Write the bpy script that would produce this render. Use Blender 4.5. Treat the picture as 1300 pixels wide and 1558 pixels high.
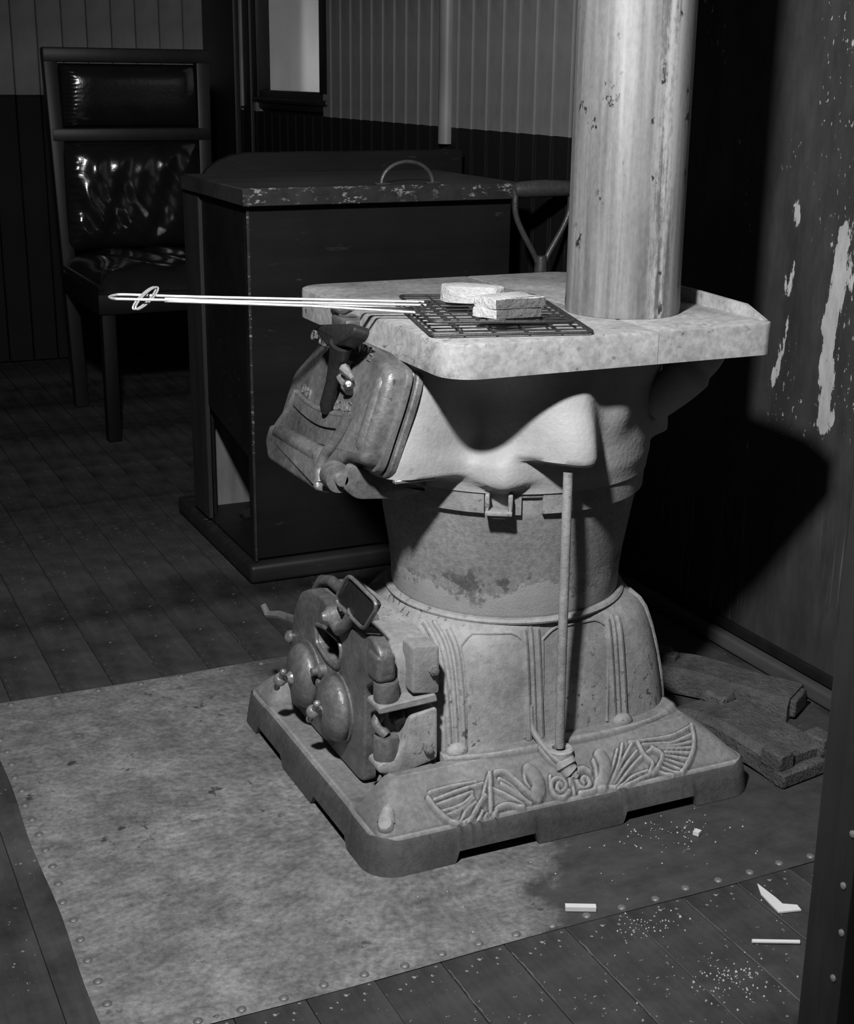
import bpy, bmesh, math, random
import numpy as np
from mathutils import Vector, Matrix

for o in list(bpy.data.objects):
    bpy.data.objects.remove(o)
SC = bpy.context.scene
COL = SC.collection
random.seed(7)

# ---------------------------------------------------------------- camera
CAM_F, CAM_YAW, CAM_PITCH, CAM_ROLL = 2160.9, 0.43918, 0.298555, 0.011531
cd = bpy.data.cameras.new('camera')
cam = bpy.data.objects.new('camera', cd)
COL.objects.link(cam)
_f = Vector((math.sin(CAM_YAW)*math.cos(CAM_PITCH), math.cos(CAM_YAW)*math.cos(CAM_PITCH), -math.sin(CAM_PITCH)))
_r = Vector((math.cos(CAM_YAW), -math.sin(CAM_YAW), 0))
_u = _r.cross(_f)
_r2 = _r*math.cos(CAM_ROLL) + _u*math.sin(CAM_ROLL)
_u2 = _u*math.cos(CAM_ROLL) - _r*math.sin(CAM_ROLL)
M = Matrix((( _r2.x, _u2.x, -_f.x, -0.6648), (_r2.y, _u2.y, -_f.y, -1.5587), (_r2.z, _u2.z, -_f.z, 1.04), (0, 0, 0, 1)))
cam.matrix_world = M
cd.sensor_fit = 'VERTICAL'
cd.sensor_height = 36.0
cd.sensor_width = 36.0*1300/1558
cd.lens = CAM_F/1558*36.0
cd.clip_start = 0.05
SC.camera = cam

# ---------------------------------------------------------------- world, lights, exposure
W = bpy.data.worlds.new('world')
SC.world = W
W.use_nodes = True
W.node_tree.nodes['Background'].inputs[0].default_value = (1, 1, 1, 1)
W.node_tree.nodes['Background'].inputs[1].default_value = 0.018

FLASH = Vector((-0.54, -0.76, 1.67))
ld = bpy.data.lights.new('flash_lamp', 'SPOT')
ld.energy = 185
ld.spot_size = math.radians(110)
ld.spot_blend = 0.9
ld.shadow_soft_size = 0.05
lo = bpy.data.objects.new('flash_lamp', ld)
COL.objects.link(lo)
lo.location = FLASH
lo.rotation_euler = (Vector((0.42, 0.35, 0.55)) - FLASH).to_track_quat('-Z', 'Y').to_euler()

SC.view_settings.view_transform = 'Standard'
SC.view_settings.look = 'None'
SC.view_settings.exposure = 0.0
SC.view_settings.gamma = 1.0
SC.view_settings.use_curve_mapping = False

# ---------------------------------------------------------------- materials
class NT:
    def __init__(s, name):
        s.m = bpy.data.materials.new(name)
        s.m.use_nodes = True
        s.t = s.m.node_tree
        s.b = s.t.nodes['Principled BSDF']
        s.tc = s.t.nodes.new('ShaderNodeTexCoord')
    def link(s, a, b): s.t.links.new(a, b)
    def val(s, sock, v):
        if hasattr(v, 'is_output'): s.link(v, sock)
        else: sock.default_value = v
    def coord(s, scale=(1, 1, 1)):
        n = s.t.nodes.new('ShaderNodeMapping')
        s.link(s.tc.outputs['Object'], n.inputs[0])
        n.inputs['Scale'].default_value = scale
        return n.outputs[0]
    def noise(s, scale, detail=4, rough=0.55, co=None, dist=0.0):
        n = s.t.nodes.new('ShaderNodeTexNoise')
        s.link(co if co is not None else s.tc.outputs['Object'], n.inputs['Vector'])
        n.inputs['Scale'].default_value = scale
        n.inputs['Detail'].default_value = detail
        n.inputs['Roughness'].default_value = rough
        n.inputs['Distortion'].default_value = dist
        return n.outputs[0]
    def math(s, op, a, b=0.0, clamp=False):
        n = s.t.nodes.new('ShaderNodeMath')
        n.operation = op
        n.use_clamp = clamp
        s.val(n.inputs[0], a)
        s.val(n.inputs[1], b)
        return n.outputs[0]
    def rng(s, v, a, b, c=0.0, d=1.0, smooth=False):
        n = s.t.nodes.new('ShaderNodeMapRange')
        n.clamp = True
        if smooth: n.interpolation_type = 'SMOOTHSTEP'
        s.val(n.inputs[0], v)
        for i, x in enumerate((a, b, c, d)): s.val(n.inputs[i+1], x)
        return n.outputs[0]
    def mix(s, f, a, b):
        n = s.t.nodes.new('ShaderNodeMix')
        n.data_type = 'FLOAT'
        s.val(n.inputs[0], f); s.val(n.inputs[2], a); s.val(n.inputs[3], b)
        return n.outputs[0]
    def xyz(s):
        n = s.t.nodes.new('ShaderNodeSeparateXYZ')
        s.link(s.tc.outputs['Object'], n.inputs[0])
        return n.outputs
    def done(s, grey, rough=0.7, metal=0.0, bump=None, bstr=0.3, bdist=0.002, spec=0.5):
        n = s.t.nodes.new('ShaderNodeCombineColor')
        for i in range(3): s.val(n.inputs[i], grey)
        s.link(n.outputs[0], s.b.inputs['Base Color'])
        s.val(s.b.inputs['Roughness'], rough)
        s.val(s.b.inputs['Metallic'], metal)
        s.b.inputs['Specular IOR Level'].default_value = spec
        if bump is not None:
            b = s.t.nodes.new('ShaderNodeBump')
            b.inputs['Strength'].default_value = bstr
            b.inputs['Distance'].default_value = bdist
            s.link(bump, b.inputs['Height'])
            s.link(b.outputs[0], s.b.inputs['Normal'])
        return s.m

def iron(name, base, var=0.25, big=7, fine=70, speck=0.35, rough=0.7, metal=0.0, bstr=0.35, sthr=0.68, bdist=0.002):
    n = NT(name)
    a = n.noise(big, 6, 0.65)
    f = n.noise(fine, 4, 0.6)
    g = n.math('MULTIPLY', n.rng(a, 0.3, 0.7, base*(1-var), base*(1+var)), n.rng(f, 0.25, 0.75, 1-var*0.6, 1+var*0.6))
    sp = n.math('MULTIPLY', n.rng(n.noise(fine*0.9, 2, 0.5, n.coord((1, 1.1, 0.9))), sthr, sthr+0.05), n.rng(n.noise(5, 3), 0.45, 0.6))
    g = n.math('MULTIPLY', g, n.rng(sp, 0, 1, 1.0, speck))
    return n.done(g, n.rng(f, 0.3, 0.7, rough-0.08, rough+0.08), metal, n.noise(fine*2.2, 3, 0.6), bstr, bdist)

def flat(name, base, rough=0.6, metal=0.0, var=0.2, scale=12, spec=0.5, bstr=0.2):
    n = NT(name)
    a = n.noise(scale, 5, 0.6)
    return n.done(n.rng(a, 0.3, 0.7, base*(1-var), base*(1+var)), rough, metal, n.noise(scale*9, 3), bstr, 0.0015, spec)

def wood(name, base, var=0.3, axis='y', rough=0.6, scale=30, wear=0.0, wearval=0.2, spec=0.4):
    n = NT(name)
    sc = {'x': (0.06, 1, 1), 'y': (1, 0.06, 1), 'z': (1, 1, 0.06)}[axis]
    a = n.noise(scale, 6, 0.65, n.coord(sc))
    b = n.noise(4, 4, 0.6)
    g = n.math('MULTIPLY', n.rng(a, 0.3, 0.7, base*(1-var), base*(1+var)), n.rng(b, 0.3, 0.7, 0.7, 1.3))
    if wear > 0:
        w = n.rng(n.noise(55, 3, 0.6, n.coord({'x': (0.25, 1, 1), 'y': (1, 0.25, 1), 'z': (1, 1, 0.25)}[axis])), 0.74-wear, 0.79-wear)
        w = n.math('MULTIPLY', w, n.rng(n.noise(3.2, 3), 0.48, 0.62))
        g = n.mix(w, g, wearval)
    return n.done(g, rough, 0, a, 0.25, 0.0015, spec)

MAT = {}
MAT['iron'] = iron('grey_stove_iron', 0.27, 0.34, 10, 120, 0.3, 0.68, sthr=0.62)
MAT['iron_smooth'] = iron('smooth_grey_iron', 0.33, 0.10, 5, 60, 0.8, 0.6, bstr=0.25, bdist=0.004)
MAT['iron_base'] = iron('dusty_base_iron', 0.22, 0.34, 9, 130, 0.4, 0.72)
MAT['iron_skirt'] = iron('dark_skirt_iron', 0.062, 0.4, 9, 130, 0.4, 0.72)  # skirt iron, darker than the base plate
MAT['iron_door'] = iron('dark_door_iron', 0.15, 0.45, 14, 120, 0.5, 0.42, 0.25)
MAT['iron_black'] = iron('black_iron', 0.018, 0.3, 12, 120, 0.8, 0.5)
MAT['steel'] = iron('worn_steel', 0.3, 0.35, 25, 160, 0.5, 0.34, 0.5)
def base_mat():
    n = NT('dusty_base_iron')
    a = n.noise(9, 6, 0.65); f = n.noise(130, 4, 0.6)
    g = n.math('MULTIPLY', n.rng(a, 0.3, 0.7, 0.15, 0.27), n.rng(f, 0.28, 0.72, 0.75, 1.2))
    ge = n.t.nodes.new('ShaderNodeNewGeometry')       # darker in the hollows, lighter on the ridges
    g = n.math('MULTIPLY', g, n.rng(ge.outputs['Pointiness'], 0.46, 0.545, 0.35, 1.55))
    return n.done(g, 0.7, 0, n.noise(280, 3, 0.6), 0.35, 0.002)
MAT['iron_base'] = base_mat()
MAT['void'] = flat('gap_shade_black', 0.004, 0.9)  # near-black for gaps and slots, stands in for their shade

def pot_mat():
    n = NT('fire_pot_iron')
    x, y, z = n.xyz()
    a = n.noise(9, 6, 0.65); f = n.noise(150, 4, 0.6); c = n.noise(22, 5, 0.7)
    g = n.math('MULTIPLY', n.rng(a, 0.3, 0.7, 0.17, 0.27), n.rng(f, 0.28, 0.72, 0.72, 1.25))
    # paint left on near the neck and up by the collar, rubbed off between
    e = n.math('ADD', z, n.math('MULTIPLY', n.math('SUBTRACT', c, 0.5), 0.16))
    low = n.rng(e, 0.326, 0.334, 1, 0)
    high = n.rng(e, 0.455, 0.475)
    g = n.mix(n.math('MULTIPLY', n.math('MAXIMUM', low, high), 0.85), g, n.rng(a, 0.3, 0.7, 0.27, 0.36))
    rim = n.math('MULTIPLY', n.rng(n.math('ABSOLUTE', n.math('SUBTRACT', e, 0.335)), 0.0, 0.006, 1, 0), n.rng(n.noise(14, 3), 0.45, 0.6))
    rust = n.math('MULTIPLY', n.rng(c, 0.54, 0.6), n.math('MULTIPLY', n.rng(n.math('ABSOLUTE', n.math('SUBTRACT', z, 0.345)), 0.01, 0.04, 1, 0), n.rng(n.noise(6, 3), 0.45, 0.55)))
    g = n.math('MULTIPLY', g, n.rng(n.math('MAXIMUM', rim, rust), 0, 1, 1, 0.42))
    return n.done(g, 0.7, 0, n.math('ADD', n.noise(280, 3, 0.6), n.math('MULTIPLY', low, 0.5)), 0.35, 0.002)
MAT['pot'] = pot_mat()

def top_mat():
    n = NT('mottled_cooktop_iron')
    a = n.noise(10, 8, 0.7); f = n.noise(85, 4, 0.65)
    g = n.math('MULTIPLY', n.rng(a, 0.3, 0.7, 0.22, 0.46), n.rng(f, 0.3, 0.7, 0.7, 1.25))
    crack = n.math('ABSOLUTE', n.math('SUBTRACT', n.noise(9, 3, 0.5, n.coord((1, 1, 1.6)), 1.2), 0.5))
    crack = n.math('MULTIPLY', n.rng(crack, 0.0, 0.012, 1, 0), n.rng(n.noise(4, 2), 0.5, 0.6))
    sp = n.rng(n.noise(75, 2, 0.5), 0.66, 0.7)
    sp = n.math('MULTIPLY', sp, n.rng(n.noise(7, 3), 0.4, 0.6))
    g = n.math('MULTIPLY', g, n.rng(n.math('MAXIMUM', crack, sp), 0, 1, 1.0, 0.4))
    return n.done(g, 0.62, 0, f, 0.25, 0.002)
MAT['top'] = top_mat()

def pipe_mat():
    n = NT('streaked_pipe_metal')
    co = n.coord((1, 1, 0.035))
    s1 = n.math('ADD', n.math('MULTIPLY', n.noise(75, 4, 0.6, co), 0.75), n.math('MULTIPLY', n.noise(190, 3, 0.6, n.coord((1, 1, 0.5))), 0.25)); s2 = n.noise(16, 4, 0.6, n.coord((1, 1, 0.12)))
    g = n.math('MULTIPLY', n.rng(s1, 0.34, 0.66, 0.13, 0.29), n.rng(s2, 0.3, 0.7, 0.72, 1.22))
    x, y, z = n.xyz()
    # a brighter stripe down the pipe
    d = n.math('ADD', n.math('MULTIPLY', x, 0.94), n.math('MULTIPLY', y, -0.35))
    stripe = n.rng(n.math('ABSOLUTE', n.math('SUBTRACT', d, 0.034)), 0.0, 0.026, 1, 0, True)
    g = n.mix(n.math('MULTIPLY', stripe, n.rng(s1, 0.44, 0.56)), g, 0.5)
    spots = n.math('MULTIPLY', n.rng(n.noise(42, 4, 0.65, n.coord((1, 1, 0.6))), 0.60, 0.63), n.rng(n.noise(13, 2, 0.5, n.coord((1, 1, 0.9))), 0.52, 0.57))
    g = n.math('MULTIPLY', g, n.rng(spots, 0, 1, 1, 0.12))
    return n.done(g, n.rng(s1, 0.3, 0.7, 0.5, 0.62), 0.15, s1, 0.12, 0.001)
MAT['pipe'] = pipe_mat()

def sheet_mat():
    n = NT('worn_zinc_sheet')
    x, y, z = n.xyz()
    a = n.noise(7, 7, 0.68); b = n.noise(24, 6, 0.72, n.coord((0.75, 1.15, 1))); f = n.noise(110, 3, 0.6)
    g = n.math('MULTIPLY', n.rng(a, 0.3, 0.7, 0.10, 0.27), n.math('MULTIPLY', n.rng(b, 0.3, 0.7, 0.6, 1.25), n.rng(f, 0.3, 0.7, 0.65, 1.3)))
    sp = n.math('MULTIPLY', n.rng(n.noise(34, 4, 0.65), 0.61, 0.66), n.rng(n.noise(6, 2), 0.46, 0.6))
    g = n.math('MULTIPLY', g, n.rng(sp, 0, 1, 1, 0.3))
    # worn dark area on the right side of the stove, with flaked bright bits
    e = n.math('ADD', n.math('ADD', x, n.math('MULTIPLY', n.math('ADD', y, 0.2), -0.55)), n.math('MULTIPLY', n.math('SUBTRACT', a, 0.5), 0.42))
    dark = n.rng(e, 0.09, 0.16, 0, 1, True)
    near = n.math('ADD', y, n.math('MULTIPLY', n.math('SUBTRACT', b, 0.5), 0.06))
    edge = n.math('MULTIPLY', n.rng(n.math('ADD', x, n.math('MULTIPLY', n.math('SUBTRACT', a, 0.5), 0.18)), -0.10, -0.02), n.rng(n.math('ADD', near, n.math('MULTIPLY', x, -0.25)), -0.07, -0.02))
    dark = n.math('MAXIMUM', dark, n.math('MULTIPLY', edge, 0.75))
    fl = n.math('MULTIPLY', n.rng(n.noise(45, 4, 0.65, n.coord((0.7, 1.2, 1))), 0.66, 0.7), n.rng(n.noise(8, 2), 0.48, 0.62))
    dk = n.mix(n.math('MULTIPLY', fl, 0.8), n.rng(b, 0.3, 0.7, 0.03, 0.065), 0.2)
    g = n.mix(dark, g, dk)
    return n.done(g, 0.62, 0.0, n.math('ADD', a, n.math('MULTIPLY', f, 0.2)), 0.35, 0.004)
MAT['sheet'] = sheet_mat()

def floor_mat():
    n = NT('dark_trodden_floorboards')
    a = n.noise(26, 6, 0.65, n.coord((1, 0.07, 1))); b = n.noise(5, 5, 0.65); f = n.noise(60, 4, 0.6)
    g = n.math('MULTIPLY', n.rng(a, 0.3, 0.7, 0.03, 0.057), n.rng(b, 0.32, 0.68, 0.4, 1.7))
    dust = n.math('MULTIPLY', n.rng(n.noise(130, 2, 0.5), 0.69, 0.72), n.rng(n.noise(7, 3), 0.46, 0.6))
    g = n.mix(n.math('MULTIPLY', dust, 0.7), g, 0.35)
    return n.done(g, 0.6, 0, n.math('ADD', a, f), 0.25, 0.0015, 0.35)
MAT['floor'] = floor_mat()

def peel_mat():
    n = NT('peeling_dark_paint')
    x, y, z = n.xyz()
    co = n.coord((1, 1, 0.3))
    p = n.noise(42, 5, 0.65, co); q = n.noise(14, 4, 0.6, co)
    wob = n.math('MULTIPLY', n.math('SUBTRACT', n.noise(9, 6, 0.7, n.coord((1, 1, 0.8))), 0.5), 0.075)
    def streak(y0, slope, z0, z1, w, gain):
        d = n.math('ABSOLUTE', n.math('ADD', n.math('SUBTRACT', n.math('ADD', y, n.math('MULTIPLY', z, slope)), y0), wob))
        k = n.rng(d, 0.0, w, 1, 0)
        k = n.math('MULTIPLY', k, n.math('MULTIPLY', n.rng(z, z0-0.02, z0+0.02), n.rng(z, z1-0.02, z1+0.02, 1, 0)))
        return n.math('MULTIPLY', k, gain)
    s = streak(0.306, 0.03, 0.455, 0.83, 0.042, 0.56)
    s = n.math('MAXIMUM', s, streak(0.262, 0.0, 0.5, 1.3, 0.06, 0.33))
    s = n.math('MAXIMUM', s, streak(0.425, 0.03, 0.5, 0.85, 0.03, 0.42))
    s = n.math('MAXIMUM', s, streak(0.235, 0.0, 1.0, 1.3, 0.03, 0.4))
    m = n.rng(n.math('ADD', n.math('ADD', p, s), n.math('MULTIPLY', n.math('SUBTRACT', q, 0.5), 0.8)), 0.82, 0.85)
    fl = n.math('MULTIPLY', n.rng(n.noise(120, 3, 0.6, n.coord((1, 1, 0.45))), 0.64, 0.67), n.rng(n.noise(9, 3, 0.6, n.coord((1, 1, 0.4))), 0.52, 0.6))
    m = n.math('MAXIMUM', m, n.math('MULTIPLY', fl, n.rng(z, 0.38, 0.46)))
    base = n.math('MULTIPLY', n.rng(q, 0.3, 0.7, 0.03, 0.055), n.rng(p, 0.3, 0.7, 0.8, 1.2))
    # fine slanting scratches low down, left by the coal shovel
    mp = n.t.nodes.new('ShaderNodeMapping')
    n.link(n.tc.outputs['Object'], mp.inputs[0])
    mp.inputs['Rotation'].default_value = (math.radians(-42), 0, 0)
    mp.inputs['Scale'].default_value = (1, 1.0, 0.02)
    scr = n.rng(n.noise(120, 2, 0.6, mp.outputs[0]), 0.585, 0.65)
    scr = n.math('MULTIPLY', scr, n.math('MULTIPLY', n.rng(z, 0.34, 0.18), n.rng(n.noise(5, 2), 0.4, 0.6)))
    base = n.mix(n.math('MULTIPLY', scr, 0.8), base, 0.22)
    return n.done(n.mix(m, base, n.rng(p, 0.3, 0.7, 0.3, 0.5)), 0.55, 0, n.math('ADD', p, m), 0.25, 0.002, 0.3)
MAT['peel'] = peel_mat()
MAT['upper_wall'] = wood('pale_wall_paint', 0.16, 0.12, 'z', 0.45, 14)
MAT['end_wall'] = wood('grey_end_wall_paint', 0.22, 0.12, 'z', 0.6, 14)
MAT['lower_wall'] = wood('dark_wainscot_paint', 0.008, 0.2, 'z', 0.6, 14, spec=0.2)
MAT['trim'] = wood('dark_trim_wood', 0.012, 0.3, 'z', 0.45, 25)
MAT['trim_mid'] = wood('scuffed_baseboard_wood', 0.07, 0.3, 'y', 0.6, 25)
MAT['stile'] = wood('dull_bin_stile', 0.022, 0.3, 'z', 0.6, 25)
MAT['inner'] = wood('bare_inner_boards', 0.16, 0.3, 'z', 0.7, 25)
MAT['plinth'] = wood('scuffed_plinth', 0.02, 0.4, 'x', 0.5, 30, 0.10, 0.10)
MAT['chair_shade'] = wood('shaded_chair_wood', 0.006, 0.2, 'z', 0.6, 20, spec=0.2)  # legs and seat frame coloured darker so they sink into the shade
MAT['post'] = wood('dark_post_paint', 0.026, 0.35, 'z', 0.5, 30, 0.04, 0.2)
MAT['bin'] = wood('dark_scuffed_bin_paint', 0.009, 0.3, 'x', 0.5, 18, 0.08, 0.05, spec=0.25)
MAT['lid'] = wood('worn_lid_paint', 0.035, 0.3, 'x', 0.5, 18, 0.06, 0.12)
def edge_mat():
    n = NT('chipped_edge_paint')
    a = n.noise(28, 4, 0.6); b = n.noise(120, 4, 0.65, n.coord((0.5, 1, 1)))
    m = n.math('MULTIPLY', n.rng(b, 0.56, 0.61), n.rng(n.noise(16, 3), 0.44, 0.58))
    return n.done(n.mix(m, n.rng(a, 0.3, 0.7, 0.015, 0.035), 0.28), 0.5, 0, b, 0.3, 0.001)
MAT['edge'] = edge_mat()
MAT['chair_wood'] = wood('dull_chair_wood', 0.014, 0.25, 'z', 0.45, 22)
MAT['leather'] = flat('black_glossy_leather', 0.012, 0.17, 0, 0.3, 9, 0.6, 0.3)
MAT['wire'] = flat('bright_wire', 0.5, 0.45, 0.4, 0.1, 40)
MAT['wire_dark'] = iron('burnt_wire', 0.03, 0.4, 40, 120, 0.8, 0.5)
def bread_mat(name, v, crust=False):
    n = NT(name)
    a = n.noise(150, 4, 0.6); b = n.noise(30, 3)
    g = n.math('MULTIPLY', n.rng(a, 0.25, 0.75, v*0.8, v*1.05), n.rng(b, 0.3, 0.7, 0.8, 1.05))
    return n.done(g, 0.85, 0, a, 0.8, 0.006, 0.2)
MAT['crumb'] = bread_mat('white_bread_crumb', 0.56)
MAT['shade_and_dust'] = bread_mat('bread_shade_and_dust', 0.13)  # shade on the front sides of the bread, painted in; also tints seam dirt
MAT['paper'] = flat('white_paper', 0.62, 0.8, 0, 0.05)
MAT['rust'] = iron('rusty_scrap_iron', 0.075, 0.45, 18, 90, 0.5, 0.8, bstr=0.9, bdist=0.006)
MAT['coal'] = flat('coal', 0.02, 0.4, 0, 0.4, 40)
MAT['nail'] = iron('nail_head_iron', 0.22, 0.4, 60, 200, 0.6, 0.5, 0.4)
MAT['shovel'] = iron('shovel_iron', 0.07, 0.3, 14, 120, 0.6, 0.4, 0.3)
MAT['glass'] = None

def shade_mat():
    n = NT('daylit_window_blind')
    x, y, z = n.xyz()
    a = n.noise(5, 3, 0.5)
    e = n.math('MULTIPLY', n.rng(y, 0.31, 0.22, 0.42, 1.0, True), n.math('MULTIPLY', n.rng(a, 0.3, 0.7, 0.85, 1.15), n.rng(z, 0.05, 0.40, 1.25, 0.8)))
    c = n.t.nodes.new('ShaderNodeCombineColor')
    for i in range(3): n.link(e, c.inputs[i])
    n.link(c.outputs[0], n.b.inputs['Emission Color'])
    n.b.inputs['Emission Strength'].default_value = 0.21
    return n.done(0.25, 0.8)
MAT['blind'] = shade_mat()
def glass_mat():
    m = bpy.data.materials.new('window_glass'); m.use_nodes = True
    b = m.node_tree.nodes['Principled BSDF']
    b.inputs['Base Color'].default_value = (1, 1, 1, 1)
    b.inputs['Transmission Weight'].default_value = 1.0
    b.inputs['Roughness'].default_value = 0.02
    b.inputs['IOR'].default_value = 1.1
    return m
MAT['glass'] = glass_mat()

# ---------------------------------------------------------------- mesh helpers
class MB:
    """collects shapes in world coordinates; build() links them as one mesh object"""
    def __init__(s): s.v = []; s.f = []
    def add(s, v, f):
        k = len(s.v)
        s.v += [tuple(p) for p in v]
        s.f += [tuple(i+k for i in q) for q in f]
        return s
    def bm(s, bm):
        bm.verts.ensure_lookup_table()
        for i, v in enumerate(bm.verts): v.index = i
        s.add([v.co[:] for v in bm.verts], [[v.index for v in f.verts] for f in bm.faces])
        bm.free()
        return s
    def box(s, lo, hi, bev=0.0, seg=2, mat=None):
        bm = bmesh.new()
        bmesh.ops.create_cube(bm, size=1)
        c = [(a+b)/2 for a, b in zip(lo, hi)]; d = [b-a for a, b in zip(lo, hi)]
        for v in bm.verts: v.co = Vector((v.co.x*d[0], v.co.y*d[1], v.co.z*d[2]))
        if bev > 0: bmesh.ops.bevel(bm, geom=list(bm.edges), offset=bev, segments=seg, profile=0.5, affect='EDGES')
        T = (mat or Matrix.Identity(4))
        for v in bm.verts: v.co = T @ (v.co + Vector(c)) if mat is not None else v.co + Vector(c)
        return s.bm(bm)
    def tube(s, pts, r, seg=10, closed=False, cap=True, flat=None):
        P = [Vector(p) for p in pts]; n = len(P)
        R = r if isinstance(r, (list, tuple)) else [r]*n
        up = None; base = len(s.v)
        for i in range(n):
            a = P[(i-1) % n] if (closed or i > 0) else P[0]
            b = P[(i+1) % n] if (closed or i < n-1) else P[-1]
            t = (b-a).normalized()
            if up is None:
                up = Vector((0, 0, 1)) if abs(t.z) < 0.9 else Vector((1, 0, 0))
                up = (up - t*up.dot(t)).normalized()
            else:
                up = (up - t*up.dot(t)).normalized()
            w = t.cross(up)
            for k in range(seg):
                q = 2*math.pi*k/seg
                s.v.append(tuple(P[i] + (up*math.cos(q) + w*math.sin(q))*R[i]))
        m = n if closed else n-1
        for i in range(m):
            for k in range(seg):
                a = base+i*seg+k; b = base+i*seg+(k+1) % seg
                c = base+((i+1) % n)*seg+(k+1) % seg; d = base+((i+1) % n)*seg+k
                s.f.append((a, d, c, b))
        if cap and not closed:
            s.f.append(tuple(base+k for k in range(seg)))
            s.f.append(tuple(base+(n-1)*seg+k for k in reversed(range(seg))))
        return s
    def lathe(s, prof, c, ax=(0, 0, 1), seg=32, a0=0.0, a1=None, xdir=None):
        """prof: (radius, height along ax)"""
        A = Vector(ax).normalized()
        U = Vector(xdir) if xdir else (Vector((1, 0, 0)) if abs(A.x) < 0.9 else Vector((0, 1, 0)))
        U = (U - A*U.dot(A)).normalized(); V = A.cross(U)
        full = a1 is None
        n = seg if full else seg+1
        base = len(s.v); c = Vector(c)
        for r, h in prof:
            for k in range(n):
                q = a0 + (2*math.pi*k/seg if full else (a1-a0)*k/seg)
                s.v.append(tuple(c + A*h + (U*math.cos(q)+V*math.sin(q))*r))
        for i in range(len(prof)-1):
            for k in range(seg):
                k2 = (k+1) % n
                s.f.append((base+i*n+k, base+i*n+k2, base+(i+1)*n+k2, base+(i+1)*n+k))
        if full:
            if prof[0][0] > 1e-5: s.f.append(tuple(base+k for k in reversed(range(n))))
            if prof[-1][0] > 1e-5: s.f.append(tuple(base+(len(prof)-1)*n+k for k in range(n)))
        return s
    def ball(s, c, r, seg=14, rings=8, ax=(0, 0, 1)):
        if not isinstance(r, (tuple, list)):
            pr = [(r*math.sin(math.pi*i/rings), -r*math.cos(math.pi*i/rings)) for i in range(rings+1)]
            pr[0] = (1e-6, pr[0][1]); pr[-1] = (1e-6, pr[-1][1])
            return s.lathe(pr, c, ax, seg)
        pr = [(math.sin(math.pi*i/rings), -math.cos(math.pi*i/rings)) for i in range(rings+1)]
        k = len(s.v)
        s.lathe([(max(a, 1e-6), b) for a, b in pr], (0, 0, 0), (0, 0, 1), seg)
        for i in range(k, len(s.v)):
            v = s.v[i]; s.v[i] = (c[0]+v[0]*r[0], c[1]+v[1]*r[1], c[2]+v[2]*r[2])
        return s
    def prism(s, outline, O, u, v, d, bev=0.0, seg=2, holes=(), n=None):
        """outline in the (u,v) plane at O, extruded from O along n by d (front face at +d, bevelled)"""
        O = Vector(O); u = Vector(u).normalized(); v = Vector(v).normalized()
        n = Vector(n).normalized() if n else u.cross(v).normalized()
        bm = bmesh.new()
        def loop(pl, off): return [bm.verts.new(O+u*a+v*b+n*off) for a, b in pl]
        loops = [outline]+list(holes)
        tops = [loop(l, d) for l in loops]; bots = [loop(l, 0) for l in loops]
        front = []
        if not holes:
            bm.faces.new(tops[0]); bm.faces.new(list(reversed(bots[0])))
            m = len(outline)
            front = [bm.edges.get((tops[0][i], tops[0][(i+1) % m])) for i in range(m)]
        else:
            for L in (tops, bots):
                es = []
                for l in L:
                    es += [bm.edges.new((l[i], l[(i+1) % len(l)])) for i in range(len(l))]
                if L is tops: front = list(es)
                bmesh.ops.triangle_fill(bm, edges=es, use_beauty=True)
        for t, b in zip(tops, bots):
            m = len(t)
            for i in range(m):
                try: bm.faces.new((t[i], b[i], b[(i+1) % m], t[(i+1) % m]))
                except ValueError: pass
        bmesh.ops.recalc_face_normals(bm, faces=list(bm.faces))
        if bev > 0:
            bmesh.ops.bevel(bm, geom=[e for e in front if e], offset=bev, segments=seg, profile=0.5, affect='EDGES')
        return s.bm(bm)
    def build(s, name, mat, parent=None, origin=None, angle=40, fix=True):
        me = bpy.data.meshes.new(name)
        o = bpy.data.objects.new(name, me)
        w = Vector((0, 0, 0))
        if origin is not None:
            w = Vector(origin); o.location = w
        if parent is not None:
            w = WL[parent]; o.parent = parent
        WL[o] = w
        me.from_pydata([(p[0]-w.x, p[1]-w.y, p[2]-w.z) for p in s.v], [], s.f)
        if fix:
            bm = bmesh.new(); bm.from_mesh(me)
            bmesh.ops.recalc_face_normals(bm, faces=list(bm.faces))
            bm.to_mesh(me); bm.free()
        me.shade_smooth()
        me.set_sharp_from_angle(angle=math.radians(angle))
        me.materials.append(MAT[mat] if isinstance(mat, str) else mat)
        COL.objects.link(o)
        return o
WL = {}

def thing(name, loc, label, cat, group=None):
    o = bpy.data.objects.new(name, None)
    o.empty_display_size = 0.05
    COL.objects.link(o)
    o.location = loc; WL[o] = Vector(loc)
    return tag(o, label, cat, group)
def tag(o, label, cat, group=None):
    o['label'] = label; o['category'] = cat
    if group: o['group'] = group
    return o
def struct(o):
    o['kind'] = 'structure'
    return o
def clone(o, parent, delta, name=None):
    c = o.copy()
    if name: c.name = name
    COL.objects.link(c); c.parent = parent
    c.location = o.location + Vector(delta)
    return c
def spline(pts, n=8, closed=False):
    P = [Vector((*p, 0)) if len(p) == 2 else Vector(p) for p in pts]; m = len(P); out = []
    for i in range(m if closed else m-1):
        p1, p2 = P[i], P[(i+1) % m]
        p0 = P[(i-1) % m] if (closed or i > 0) else p1*2-p2
        p3 = P[(i+2) % m] if (closed or i < m-2) else p2*2-p1
        for k in range(n):
            t = k/n
            out.append(0.5*((2*p1)+(p2-p0)*t+(2*p0-5*p1+4*p2-p3)*t*t+(3*p1-p0-3*p2+p3)*t**3))
    if not closed: out.append(P[-1])
    return out
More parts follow.
